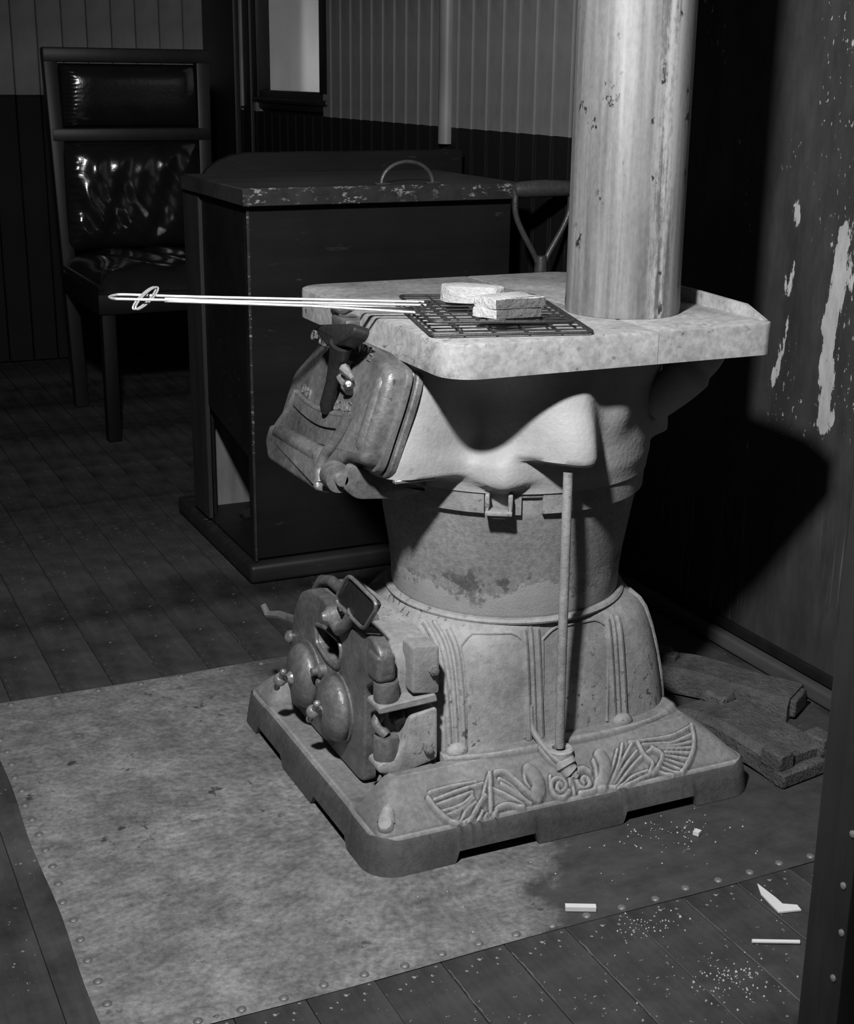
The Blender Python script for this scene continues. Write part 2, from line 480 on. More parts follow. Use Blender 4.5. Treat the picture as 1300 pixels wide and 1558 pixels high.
def rrect(x0, x1, y0, y1, r, seg=6):
    """rounded rectangle; r is one radius or four (x0y0, x1y0, x1y1, x0y1)"""
    R = r if isinstance(r, (tuple, list)) else [r]*4
    out = []
    for (cx, cy, a, rr) in ((x0+R[0], y0+R[0], 180, R[0]), (x1-R[1], y0+R[1], 270, R[1]), (x1-R[2], y1-R[2], 0, R[2]), (x0+R[3], y1-R[3], 90, R[3])):
        for k in range(seg+1):
            q = math.radians(a+90*k/seg)
            out.append((cx+rr*math.cos(q), cy+rr*math.sin(q)))
    return out
def letters(mb, text, size, O, u, v, n, ext=0.0008):
    c = bpy.data.curves.new('letters', 'FONT')
    c.body = text; c.size = size; c.extrude = ext; c.resolution_u = 2; c.align_x = 'CENTER'; c.align_y = 'CENTER'
    ob = bpy.data.objects.new('letters', c)
    me = bpy.data.meshes.new_from_object(ob)
    O = Vector(O); u = Vector(u).normalized(); v = Vector(v).normalized(); n = Vector(n).normalized()
    mb.add([O+u*p.co.x+v*p.co.y+n*p.co.z for p in me.vertices], [list(f.vertices) for f in me.polygons])
    bpy.data.objects.remove(ob); bpy.data.curves.remove(c); bpy.data.meshes.remove(me)
# ================================================================ the room
WX = 0.942      # inner face of the right wall
YE = 3.83       # inner face of the end wall
DADO = 0.915

fl = struct(MB().box((-2.2, -1.4, -0.06), (1.0, 3.9, -0.0265)).build('floor', 'void'))
plank = None
for k in range(-16, 11):
    x0 = -0.003+0.0885*k
    if plank is None:
        plank = MB().box((x0+0.0004, -1.4, -0.0265), (x0+0.0881, 3.83, -0.0017), 0.0010, 1).build('plank', 'floor', fl)
        px0 = x0
    else:
        c = clone(plank, fl, (x0-px0, 0, 0))
        c.location.z += random.uniform(-0.0006, 0.0003)

# pale dirt lying in some of the seams
for x, y0, y1 in ((-0.0015, -0.225, -0.335), (0.0865, -0.225, -0.33), (0.1755, -0.24, -0.40), (0.352, -0.215, -0.46), (-0.0915, 0.80, 0.90), (0.0862, 0.84, 0.98)):
    ys = np.linspace(y0, y1, 14)
    MB().tube([(x+random.uniform(-0.0012, 0.0012), y, -0.0018) for y in ys], [random.uniform(0.0004, 0.0016) for _ in ys], 6).build('seam_dust', 'trim_mid' if y0 > 0 else 'shade_and_dust', fl)

wr = struct(MB().box((WX, -1.4, -0.02), (WX+0.04, 1.155, 2.3)).build('wall_right', 'peel'))
wb = MB().box((WX+0.02, 1.155, -0.02), (WX+0.05, 2.66, 2.3)).box((WX+0.02, 3.26, -0.02), (WX+0.05, 3.9, 2.3)).box((WX+0.02, 2.66, -0.02), (WX+0.05, 3.26, 0.96)).box((WX+0.02, 2.66, 1.62), (WX+0.05, 3.26, 2.3))
wb.build('backing', 'lower_wall', wr)
def wall_board(p, y0, z0, z1, w=0.078):
    m = MB().box((WX, y0+0.0002, z0), (WX+0.02, y0+w-0.0002, z1), 0.0008, 1)
    m.tube([(WX-0.0005, y0+0.009, z0), (WX-0.0005, y0+0.009, z1)], 0.0032, 6)
    return m
ub = lb = None
y = 1.155
while y < 3.80:
    over = (2.60 < y < 3.25)
    if not over:
        if ub is None: ub = wall_board(wr, y, DADO, 2.3).build('board', 'upper_wall', wr); uy = y
        else: clone(ub, wr, (0, y-uy, 0))
    if lb is None: lb = wall_board(wr, y, 0, DADO-0.0005).build('dado_board', 'lower_wall', wr); ly = y
    else: clone(lb, wr, (0, y-ly, 0))
    y += 0.078
MB().tube([(WX-0.004, 1.765, 0.875), (WX-0.004, 1.765, 2.3)], 0.021, 12).build('half_round_bead', 'upper_wall', wr)

# window in the right wall
WO = (WX, 2.665, 0.98)
w1 = struct(MB().box((WX+0.004, 2.60, 0.925), (WX+0.05, 3.36, 0.985), 0.003).box((WX-0.006, 2.60, 0.945), (WX+0.05, 3.40, 0.962), 0.004).build('window_1', 'trim', None, WO))
MB().box((WX-0.004, 3.25, 0.96), (WX+0.05, 3.30, 1.65), 0.003).build('frame_stile', 'trim', w1)
MB().box((WX-0.002, 2.60, 0.98), (WX+0.05, 2.665, 1.65), 0.003).build('frame_stile', 'trim', w1)
MB().box((WX-0.004, 2.60, 1.60), (WX+0.05, 3.30, 1.66), 0.003).build('frame_rail', 'trim', w1)
MB().box((WX+0.026, 2.66, 0.97), (WX+0.029, 3.26, 1.62)).build('pane', 'glass', w1)
MB().box((WX+0.045, 2.66, 0.97), (WX+0.049, 3.26, 1.62)).build('blind', 'blind', w1)
# casing boards between the window and the end wall
t2 = struct(MB().box((WX-0.012, 3.30, 0.0), (WX+0.01, 3.375, 2.3), 0.003).build('trim_2', 'trim', None, (WX, 3.34, 0)))
MB().tube([(WX-0.012, 3.385, 0.93), (WX-0.012, 3.385, 2.3)], 0.009, 8).build('casing_bead', 'end_wall', t2)
struct(MB().box((WX-0.02, 3.45, 0.0), (WX+0.01, 3.828, 2.3), 0.003).build('trim_3', 'trim', None, (WX, 3.6, 0)))

we = struct(MB().box((-2.2, YE+0.02, -0.02), (WX+0.05, YE+0.05, 2.3)).build('wall_end', 'lower_wall'))
ub = lb = None
for k in range(-26, 9):
    x0 = 0.231+0.0885*k
    if x0+0.087 > WX: break
    if ub is None:
        def eb(z0, z1): return MB().box((x0+0.0007, YE, z0), (x0+0.0878, YE+0.02, z1), 0.003, 1)
        ub = eb(0.955, 2.3).build('board', 'end_wall', we); lb = eb(0, 0.9545).build('dado_board', 'lower_wall', we); ex = x0
    else:
        clone(ub, we, (x0-ex, 0, 0)); clone(lb, we, (x0-ex, 0, 0))
MB().tube([(WX-0.006, YE-0.008, 0.955), (WX-0.006, YE-0.008, 2.3)], 0.013, 8).build('corner_bead', 'end_wall', we)

struct(MB().box((WX-0.026, -1.4, 0.0), (WX, 1.16, 0.028), 0.006, 3).build('baseboard_right', 'trim_mid', None, (WX, 0, 0)))
struct(MB().box((WX-0.012, -1.4, 0.032), (WX, 1.16, 0.052), 0.004, 2).build('baseboard_right', 'trim', None, (WX, 0, 0)))

# doorway post at the right edge of the view
po = struct(MB().box((0.312, -0.552, -0.001), (0.395, -0.490, 2.3), 0.003, 2).build('trim_1', 'post', None, (0.35, -0.52, 0)))
nl = None
for i, z in enumerate((0.10, 0.16, 0.215, 0.28, 0.40, 0.47, 0.505, 0.56, 0.62, 0.70)):
    m = (-0.545 if i % 2 else -0.540)
    if nl is None:
        nl = MB().lathe([(0.0042, 0), (0.004, 0.0012), (0.002, 0.002), (1e-6, 0.0022)], (0.312, m, z), (-1, 0, 0), 10).build('nail', 'nail', po); nx, nz = m, z
    else: clone(nl, po, (0, m-nx, z-nz))

# ---------------------------------------------------------------- zinc floor sheet
def grid(fn, nu, nv):
    vs = [fn(i/nu, j/nv) for j in range(nv+1) for i in range(nu+1)]
    fs = [(j*(nu+1)+i, j*(nu+1)+i+1, (j+1)*(nu+1)+i+1, (j+1)*(nu+1)+i) for j in range(nv) for i in range(nu)]
    return vs, fs
SX0, SX1, SY0, SY1 = -0.410, 0.905, -0.207, 0.772
def sheet_pt(a, b):
    x = SX0+(SX1-SX0)*a; y = SY0+(SY1-SY0)*b
    e = min(a, b, 1-a, 1-b)
    z = 0.0004*(math.sin(13*x+2*y)+math.sin(9*y-5*x+1))*min(1, e*12)
    return (x+0.002*math.sin(y*17)*(a < 0.01), y+0.002*math.sin(x*11)*(b < 0.01 or b > 0.99), z-0.0004)
v, f = grid(sheet_pt, 90, 66)
sh = MB().add(v, f)
n0 = len(v)
sh.box((SX0+0.003, SY0+0.003, -0.0017), (SX1-0.003, SY1-0.003, -0.0009))
sheet = tag(sh.build('floor_sheet', 'sheet', None, (0.12, 0.2, 0), fix=False), 'large worn zinc sheet nailed flat to the floorboards under the stove', 'floor sheet')
nl = None
spots = [(-0.398+random.uniform(-0.003, 0.003), y) for y in np.arange(-0.17, 0.74, 0.047)]
spots += [(x, SY0+0.012+random.uniform(-0.003, 0.003)) for x in np.arange(-0.36, 0.89, 0.052)]
spots += [(x, SY1-0.012+random.uniform(-0.003, 0.003)) for x in np.arange(-0.36, 0.89, 0.075)]
for x, y in spots:
    if nl is None:
        nl = MB().lathe([(0.0062, -0.0008), (0.006, 0.0005), (0.0048, 0.0018), (0.0025, 0.0026), (1e-6, 0.0028)], (x, y, 0), (0, 0, 1), 12).build('nail', 'nail', sheet); a = (x, y)
    else: clone(nl, sheet, (x-a[0], y-a[1], 0))
# ================================================================ the stove
CX, CY = 0.33, 0.275
st = thing('stove', (CX, CY, 0), 'grey cast-iron pot stove with flared square cooktop standing on the zinc sheet', 'stove')
BX0, BX1, BY0, BY1, BR = 0.0, 0.614, 0.0, 0.56, 0.035
RELIEF = [
('s',[(0.33,0.0152),(0.3294,0.0186),(0.3343,0.0208),(0.3394,0.0182),(0.339,0.0132),(0.3322,0.0099),(0.3239,0.0123),(0.321,0.02),(0.3263,0.027),(0.3379,0.0301),(0.3463,0.0249)]),
('n',[(0.3105,0.0083),(0.3149,0.0225),(0.3245,0.03),(0.3381,0.0324),(0.3469,0.0279)]),
('s',[(0.3197,0.0067),(0.3385,0.0058),(0.3512,0.012),(0.357,0.0247),(0.3585,0.0367)]),
('w',[(0.3723,0.0399),(0.3737,0.0296),(0.3663,0.0186),(0.3551,0.0098)]),
('n',[(0.3637,0.0069),(0.3845,0.0248),(0.4036,0.0434)]),
('n',[(0.3692,0.0075),(0.3965,0.0275),(0.4156,0.0493)]),
('n',[(0.3707,0.0065),(0.4039,0.0294),(0.4311,0.0469)]),
('n',[(0.3732,0.0053),(0.4044,0.0231),(0.4338,0.037)]),
('n',[(0.3761,0.0033),(0.4104,0.0191),(0.4381,0.0301)]),
('n',[(0.381,0.001),(0.4101,0.0114),(0.4393,0.0143)]),
('n',[(0.3871,0.0007),(0.4161,0.0074),(0.44,0.0104)]),
('s',[(0.4409,0.0453),(0.4429,0.0309),(0.4513,0.0201),(0.4414,0.0109)]),
('s',[(0.4609,0.0358),(0.4722,0.0262),(0.4593,0.0157),(0.4453,0.0103)]),
('n',[(0.4457,0.032),(0.4609,0.0358)]),
('n',[(0.4281,0.0489),(0.4738,0.0464),(0.5043,0.0464),(0.5419,0.0534)]),
('n',[(0.4478,0.0426),(0.4782,0.0394),(0.4989,0.0377),(0.5373,0.0428)]),
('n',[(0.4607,0.039),(0.4966,0.0341),(0.5327,0.0339)]),
('n',[(0.4707,0.0343),(0.5027,0.0299),(0.528,0.0275)]),
('n',[(0.4783,0.0291),(0.5239,0.0218)]),
('n',[(0.4761,0.0255),(0.5158,0.016)]),
('n',[(0.4729,0.0221),(0.5058,0.0105)]),
('n',[(0.4688,0.0189),(0.4977,0.0064)]),
('n',[(0.4632,0.0151),(0.4882,0.0033)]),
('n',[(0.4567,0.0115),(0.4766,0.002)]),
('s',[(0.5419,0.0534),(0.5351,0.0352),(0.5243,0.0225),(0.5091,0.0124),(0.4925,0.0033)]),
('s',[(0.2954,0.0185),(0.2916,0.0203),(0.2867,0.0159),(0.2898,0.0115),(0.2986,0.0136),(0.3018,0.0196),(0.2951,0.025),(0.2843,0.0246),(0.2782,0.0185),(0.2804,0.0103),(0.2908,0.0064),(0.3041,0.0113)]),
('s',[(0.285,0.0637),(0.291,0.0496),(0.3038,0.0373),(0.311,0.0274),(0.3094,0.0176)]),
('n',[(0.2828,0.0306),(0.2782,0.0213),(0.2789,0.0127)]),
('w',[(0.2539,0.0411),(0.2596,0.0301),(0.2582,0.0204),(0.2513,0.0144)]),
('n',[(0.2474,0.0451),(0.2425,0.0301),(0.2496,0.0147)]),
('s',[(0.2021,0.0467),(0.2177,0.0442),(0.2286,0.0324),(0.2405,0.0191),(0.2499,0.0118)]),
('n',[(0.204,0.0393),(0.2179,0.0299),(0.2319,0.0134),(0.2403,0.0078)]),
('n',[(0.1902,0.0303),(0.2092,0.0201),(0.2275,0.0086)]),
('s',[(0.1784,0.003),(0.1873,0.0098),(0.2046,0.0111),(0.2255,0.0047)]),
('n',[(0.2048,0.0335),(0.2215,0.0222),(0.2361,0.0106)]),
('s',[(0.1929,0.0468),(0.1753,0.0077)]),
('n',[(0.1905,0.0458),(0.1789,0.0336),(0.171,0.0251)]),
('n',[(0.1774,0.038),(0.1398,0.0359),(0.0983,0.0318)]),
('n',[(0.1577,0.0315),(0.1367,0.0295),(0.0992,0.0262)]),
('n',[(0.1558,0.0276),(0.1364,0.0212),(0.1029,0.0187)]),
('n',[(0.1563,0.0248),(0.1385,0.0181),(0.1089,0.0143)]),
('n',[(0.1578,0.0204),(0.1406,0.015),(0.124,0.0028)]),
('s',[(0.1744,0.0245),(0.1563,0.0137),(0.1379,0.0018)]),
('n',[(0.1641,0.011),(0.1518,0.0007)]),
('n',[(0.1696,0.0073),(0.1637,0.0028)]),
('n',[(0.1639,0.018),(0.1465,0.0085),(0.1309,0.0023)]),
('n',[(0.1678,0.041),(0.1282,0.042),(0.0952,0.0406)]),
('s',[(0.0906,0.0345),(0.0975,0.0223),(0.1071,0.0125),(0.1217,0.0018)]),
]

def strokes():
    out = []
    for w, p in RELIEF:
        r, h = {'n': (0.0030, 0.0040), 's': (0.0042, 0.0058), 'w': (0.011, 0.0085)}[w]
        q = spline(p, 10)
        for a, b in zip(q, q[1:]):
            k = max(1, int((b-a).length/0.0005))
            out += [(a.x+(b.x-a.x)*i/k, a.y+(b.y-a.y)*i/k, r, h) for i in range(k)]
    return out
def base_plate():
    xs = np.concatenate([np.linspace(BX0, BX1, 430)])
    ys = np.concatenate([np.linspace(BY0, 0.086, 76), np.linspace(0.086, 0.45, 60)[1:], np.linspace(0.45, BY1, 40)[1:]])
    X, Y = np.meshgrid(xs, ys)
    # snap the corners to arcs
    for cx, cy, sx, sy in ((BX0+BR, BY0+BR, -1, -1), (BX1-BR, BY0+BR, 1, -1), (BX0+BR, BY1-BR, -1, 1), (BX1-BR, BY1-BR, 1, 1)):
        dx, dy = X-cx, Y-cy
        m = (dx*sx > 0) & (dy*sy > 0)
        d = np.hypot(dx, dy)
        q = np.maximum(np.abs(dx), np.abs(dy))/np.maximum(d, 1e-9)   # square to disc
        X[m] = (cx+dx*q)[m]; Y[m] = (cy+dy*q)[m]
    D = np.minimum(np.minimum(Y-BY0, BY1-Y), np.minimum(BX1-X, (X-BX0)*1.35))
    # rounded mitre at the corners
    dl = (X-BX0)*1.35
    k = 0.02
    def smin(a, b):
        h = np.clip(0.5+0.5*(b-a)/k, 0, 1)
        return b*(1-h)+a*h-k*h*(1-h)
    D = smin(smin(Y-BY0, BY1-Y), smin(BX1-X, dl))
    D = np.clip(D, 0, None)
    t = np.clip((D-0.004)/0.066, 0, 1)
    Z = 0.048+0.058*(t*0.55+0.45*np.sin(t*math.pi/2))
    Z += 0.0038*np.exp(-((D-0.0040)/0.0028)**2)
    # flat apron in front of the ash door
    a = np.clip((X-0.0)/0.006, 0, 1)
    ap = 0.052+0.004*a
    wy = np.clip((Y-(0.085+0.0*X))/0.03, 0, 1)*np.clip((0.485-Y)/0.03, 0, 1)
    wy = wy*wy*(3-2*wy)
    Z = np.where(X < 0.14, Z*(1-wy)+ap*wy, Z)
    # raised seat round the pedestal
    n = 3.4
    rr = (np.abs((X-CX)/0.262)**n+np.abs((Y-CY)/0.212)**n)
    Z += 0.005*np.clip((1.0-rr)/0.06, 0, 1)*(X > 0.14)
    H = np.zeros_like(X)
    for sx, sy, r, h in strokes():
        i0, i1 = np.searchsorted(xs, (sx-r, sx+r)); j0, j1 = np.searchsorted(ys, (sy-r, sy+r))
        if i1 <= i0 or j1 <= j0: continue
        d2 = ((X[j0:j1, i0:i1]-sx)**2+((Y[j0:j1, i0:i1]-sy)*1.27)**2)/(r*r)
        H[j0:j1, i0:i1] = np.maximum(H[j0:j1, i0:i1], h*np.sqrt(np.clip(1-d2, 0, 1)))
    Z += H
    ny, nx = X.shape
    vs = np.stack([X, Y, Z], -1).reshape(-1, 3).tolist()
    fs = [(j*nx+i, j*nx+i+1, (j+1)*nx+i+1, (j+1)*nx+i) for j in range(ny-1) for i in range(nx-1)]
    m = MB().add(vs, fs)
    sk = MB()
    # skirt with foot cut-outs: walk the rim
    rim = [(0, i) for i in range(nx)]+[(j, nx-1) for j in range(1, ny)]+[(ny-1, i) for i in range(nx-2, -1, -1)]+[(j, 0) for j in range(ny-2, 0, -1)]
    rim = rim[::2]
    P = [(X[j, i], Y[j, i], Z[j, i]) for j, i in rim]
    def cut(x, y):
        def w(t, a, b): return max(0.0, min(1.0, (t-a)/0.004, (b-t)/0.004))
        c = 0
        if y < 0.02 or y > BY1-0.02: c = max(w(x, 0.113, 0.242), w(x, 0.385, 0.512))
        if x < 0.02 or x > BX1-0.02: c = max(c, w(y, 0.088, 0.226), w(y, 0.358, 0.480))
        return 0.018*c
    ring = []
    N = len(P)
    for k in range(N):
        a, b = P[k-1], P[(k+1) % N]
        nx_, ny_ = (b[1]-a[1]), -(b[0]-a[0]); L = math.hypot(nx_, ny_) or 1
        nx_, ny_ = nx_/L, ny_/L
        x, y, z = P[k]; c = cut(x, y)
        ring.append([(x, y, z), (x+nx_*0.004, y+ny_*0.004, z-0.004), (x+nx_*0.008, y+ny_*0.008, (z+c)*0.5), (x+nx_*0.012, y+ny_*0.012, c+0.0004), (x+nx_*0.003, y+ny_*0.003, c+0.0004), (x-nx_*0.004, y-ny_*0.004, z-0.006)])
    vs = [p for r in ring for p in r]
    fs = [(k*6+q, ((k+1) % N)*6+q, ((k+1) % N)*6+q+1, k*6+q+1) for k in range(N) for q in range(5)]
    sk.add(vs, fs)
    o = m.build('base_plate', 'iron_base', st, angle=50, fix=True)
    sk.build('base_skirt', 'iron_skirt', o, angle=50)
    return o
bp = base_plate()
# corner lug with bolt
m = MB().lathe([(0.0115, 0.0), (0.0115, 0.012), (0.009, 0.016), (1e-6, 0.0175)], (0.0235, 0.0245, 0.056), (-0.35, -0.42, 0.84), 20)
m.tube([(0.0245, 0.0275, 0.063), (0.031, 0.037, 0.077), (0.034, 0.042, 0.080)], [0.0135, 0.009, 0.004], 14)
m.build('corner_lug', 'iron_base', bp)
# socket for the poker, cast on the front slope
m = MB().lathe([(0.010, 0.050), (0.016, 0.075), (0.020, 0.098), (0.0205, 0.106), (0.018, 0.1085), (0.011, 0.108), (0.0095, 0.100)], (0.3095, 0.053, 0), (0, 0, 1), 28)
m.tube(spline([(0.3095, 0.042, 0.092), (0.313, 0.034, 0.082), (0.320, 0.027, 0.073)], 6), [0.017]*5+[0.013]*5+[0.008]*3, 14)
m.build('poker_socket', 'iron_base', bp)

# ---- pedestal
def sup(t, a, b, n): return (abs(math.cos(t)/a)**n+abs(math.sin(t)/b)**n)**(-1.0/n)
PED = [(0.095, .229, .187, 4.4), (0.15, .222, .184, 4.4), (0.20, .212, .182, 4.2), (0.235, .203, .180, 4.0), (0.258, .196, .178, 3.7), (0.274, .190, .1765, 3.1), (0.284, .183, .176, 2.5), (0.290, .177, .176, 2.0)]
def ped_r(t, z):
    for i in range(len(PED)-1):
        if z <= PED[i+1][0] or i == len(PED)-2:
            p, q = PED[i], PED[i+1]; k = (z-p[0])/(q[0]-p[0]); k = max(0, min(1, k))
            return sup(t, *[p[j]+(q[j]-p[j])*k for j in (1, 2, 3)])
def ped_p(t, z, off=0.0):
    r = ped_r(t, z)+off
    return (CX+r*math.cos(t), CY+r*math.sin(t), z)
zs = [0.09, 0.10, 0.12, 0.15, 0.18, 0.20, 0.22, 0.235, 0.248, 0.258, 0.266, 0.274, 0.279, 0.284, 0.288, 0.290]
NS = 144
m = MB()
vs = [ped_p(2*math.pi*k/NS, z) for z in zs for k in range(NS)]
fs = [(i*NS+k, i*NS+(k+1) % NS, (i+1)*NS+(k+1) % NS, (i+1)*NS+k) for i in range(len(zs)-1) for k in range(NS)]
m.add(vs, fs)
m.lathe([(0.176, 0.287), (0.184, 0.288), (0.185, 0.291), (0.182, 0.2945), (0.17, 0.295)], (CX, CY, 0), (0, 0, 1), 72)
ped = m.build('pedestal', 'iron', st)
def ped_x(x, z, off=0.0):       # point on the front face at a given x
    lo, hi = -math.pi+0.05, -0.05
    for _ in range(40):
        mid = (lo+hi)/2
        if ped_p(mid, z)[0] < x: lo = mid
        else: hi = mid
    return ped_p((lo+hi)/2, z, off)
for xb, xt, zt in ((0.166, 0.164, 0.283), (0.288, 0.280, 0.284), (0.434, 0.420, 0.279)):
    for k, dx in enumerate((-0.010, 0.0, 0.010)):
        pts = []
        for i in range(15):
            z = 0.112+(zt-0.004*abs(k-1)-0.112)*i/14
            x = xb+(xt-xb)*i/14+dx
            pts.append(ped_x(x, z, 0.001))
        # run over the shoulder towards the neck
        MB().tube(pts, [0.0052 if k != 1 else 0.004]*len(pts), 8).build('rib', 'iron', ped)
    p = ped_x(xb, 0.112, 0.004)
    if abs(xb-0.288) > 0.01:
        MB().ball((p[0], p[1]-0.003, 0.113), (0.017, 0.012, 0.012), 16, 10).lathe([(0.018, 0), (0.018, 0.006), (0.012, 0.009)], (p[0], p[1]-0.003, 0.098), (0, 0, 1), 16).build('rib_boss', 'iron', ped)
# raised panel edges between the ribs
for xa, xb in ((0.180, 0.272), (0.300, 0.412)):
    pts = [ped_x(xa, z, 0.0005) for z in np.linspace(0.115, 0.262, 8)]
    pts += [ped_x(xa+(xb-xa)*t, 0.262+0.016*math.sin(min(1, 4*min(t, 1-t))*math.pi/2), 0.0005) for t in np.linspace(0.05, 0.95, 12)]
    pts += [ped_x(xb, z, 0.0005) for z in np.linspace(0.262, 0.115, 8)]
    MB().tube(pts, 0.0022, 6).build('panel_moulding', 'iron', ped)
# the middle rib swings down to the socket
MB().tube(spline([ped_x(0.280, 0.165, 0.002), ped_x(0.283, 0.13, 0.004), (0.287, 0.066, 0.112), (0.296, 0.042, 0.099), (0.310, 0.030, 0.084), (0.322, 0.022, 0.072)], 6), 0.0045, 8).build('rib', 'iron', ped)
# rear-right rib
for t0 in (-0.55,):
    MB().tube([ped_p(t0, z, 0.001) for z in np.linspace(0.11, 0.284, 14)], 0.005, 8).build('rib', 'iron', ped)

# ---- fire pot
prof = [(0.169, 0.289), (0.1735, 0.293), (0.1755, 0.30), (0.1765, 0.33), (0.180, 0.36), (0.185, 0.39), (0.190, 0.42), (0.1955, 0.45), (0.199, 0.475), (0.200, 0.495)]
MB().lathe(prof, (CX, CY, 0), (0, 0, 1), 96).build('fire_pot', 'pot', st)
def band(a0, a1, z0, z1, r0, r1, th=0.006):
    n = max(4, int(abs(a1-a0)/3)); m = MB(); vs = []; fs = []
    for k in range(n+1):
        a = math.radians(a0+(a1-a0)*k/n); c, s = math.cos(a), math.sin(a)
        for r, z in ((r0-th, z0), (r0, z0), (r1, z1), (r1-th, z1)): vs.append((CX+r*c, CY+r*s, z))
    for k in range(n):
        for q in range(4): fs.append((k*4+q, k*4+(q+1) % 4, k*4+4+(q+1) % 4, k*4+4+q))
    fs += [(0, 1, 2, 3), (n*4+3, n*4+2, n*4+1, n*4)]
    return m.add(vs, fs)
b = band(-360+128, -127, 0.460, 0.492, 0.2045, 0.2065)
b.add(*(lambda q: (q.v, q.f))(band(-104, 90, 0.460, 0.492, 0.2045, 0.2065)))
b.add(*(lambda q: (q.v, q.f))(band(-116, -112.5, 0.459, 0.492, 0.2045, 0.2065)))
b.add(*(lambda q: (q.v, q.f))(band(-113, -103.5, 0.484, 0.492, 0.2045, 0.2065)))
b.build('pot_collar', 'iron', st)

# ---- upper body with drooping lobes
def smooth(a, b, x):
    t = max(0.0, min(1.0, (x-a)/(b-a))); return t*t*(3-2*t)
UZ = [0.490, 0.494, 0.500, 0.506, 0.511, 0.515, 0.519, 0.523, 0.527, 0.531, 0.535, 0.540, 0.546, 0.553, 0.561, 0.570, 0.580, 0.592, 0.605, 0.620, 0.637, 0.655, 0.674, 0.690]
def body_r(t, z):
    """t in degrees"""
    tr = math.radians(t)
    r0 = 0.2085+0.004*smooth(0.49, 0.52, z)
    flare = smooth(0.61, 0.70, z)
    r = r0+(sup(tr, 0.222, 0.235, 2.5)-r0)*flare
    def ad(c): return (t-c+180) % 360-180
    def lobe(c, sl, sr, amp, zb, sharp, ztop, zpk):
        d = ad(c); s = sl if d < 0 else sr
        g = math.exp(-(d/s)**2*0.5)
        zz = zb+0.010*(1-g)
        v = smooth(zz-sharp*0.5, zz+sharp*0.5, z)*(1-smooth(zpk, ztop, z))
        return amp*g*v
    r += lobe(-94, 11, 5, 0.060, 0.537, 0.010, 0.70, 0.542)
    r += lobe(-119.5, 6.5, 6, 0.020, 0.497, 0.010, 0.585, 0.505)
    r += lobe(-72, 7, 7, 0.012, 0.575, 0.06, 0.70, 0.62)
    r -= lobe(-130, 11, 11, 0.024, 0.545, 0.03, 0.69, 0.62)
    r += lobe(-20, 12, 12, 0.03, 0.528, 0.012, 0.70, 0.54)
    r += lobe(60, 12, 12, 0.03, 0.528, 0.012, 0.70, 0.54)
    r += lobe(110, 12, 12, 0.03, 0.528, 0.012, 0.70, 0.54)
    # chute to the feed door on the left
    if math.cos(tr) < -0.2:
        a = 0.272-0.36*(z-0.541)
        a = max(0.20, min(0.272, a))
        rb = sup(tr, a, 0.175, 7)
        w = smooth(0.507, 0.519, z)*smooth(-0.62, -0.86, math.cos(tr))
        k = max(0.0, rb-r)
        r += k*w
    return r
NB = 240
m = MB()
vs = []
for z in UZ:
    for k in range(NB):
        t = -180+360*k/NB; r = body_r(t, z); a = math.radians(t)
        vs.append((CX+r*math.cos(a), CY+r*math.sin(a), z))
fs = [(i*NB+k, i*NB+(k+1) % NB, (i+1)*NB+(k+1) % NB, (i+1)*NB+k) for i in range(len(UZ)-1) for k in range(NB)]
m.add(vs, fs)
m.add([(CX, CY, 0.49)]+vs[:NB], [(0, k+1, (k+1) % NB+1) for k in range(NB)])
m.build('upper_body', 'iron_smooth', st, angle=70)
# small lug hanging at the near lobe
la = math.radians(-121)
lx, ly = CX+0.212*math.cos(la), CY+0.212*math.sin(la)
R = Matrix.Translation((lx, ly, 0)) @ Matrix.Rotation(la+math.pi/2, 4, 'Z')
m = MB()
m.box((-0.019, -0.010, 0.466), (-0.013, 0.010, 0.492), 0.0015, 1, R).box((0.013, -0.010, 0.466), (0.019, 0.010, 0.492), 0.0015, 1, R)
m.box((-0.019, -0.012, 0.462), (0.019, 0.010, 0.469), 0.002, 2, R).box((-0.011, -0.006, 0.456), (0.011, 0.010, 0.463), 0.002, 1, R)
m.build('clamp_lug', 'iron', st)

# ---- cooktop
TX0, TX1, TY0, TY1, TZ0, TZ1 = 0.100, 0.603, 0.006, 0.580, 0.674, 0.7185
def outline(off):
    o = rrect(TX0+off, TX1-off, TY0+off, TY1-off, [0.045-off, 0.022, 0.04-off, 0.05-off], 8)
    # notch for the feed door latch in the left rim
    left = [(TX0+off, TY1-0.05)]
    n = [(TX0+off, 0.405+off), (TX0+0.020+off*0.6, 0.392), (TX0+0.024+off*0.5, 0.35), (TX0+0.020+off*0.6, 0.315), (TX0+off, 0.300-off)]
    return o+[(a, b) for a, b in n]
def cook_outline(off, x0, x1):
    """outline clipped to x0..x1"""
    o = outline(off); res = []
    def clip(P, keep, cut):
        out = []
        for i in range(len(P)):
            a, b = P[i-1], P[i]
            if keep(a) != keep(b): out.append(cut(a, b))
            if keep(b): out.append(b)
        return out
    def cx(xc): return lambda a, b: (xc, a[1]+(b[1]-a[1])*(xc-a[0])/(b[0]-a[0]))
    o = clip(o, lambda p: p[0] >= x0, cx(x0)); o = clip(o, lambda p: p[0] <= x1, cx(x1))
    return o
SEAM = 0.4085
ct = MB().prism(cook_outline(0, -1, SEAM-0.0008), (0, 0, TZ0), (1, 0, 0), (0, 1, 0), TZ1-TZ0, 0.003, 2).build('cooktop', 'top', st)
MB().prism(cook_outline(0, SEAM+0.0008, 2), (0, 0, TZ0), (1, 0, 0), (0, 1, 0), TZ1-TZ0, 0.003, 2).build('cooktop_end', 'top', ct)
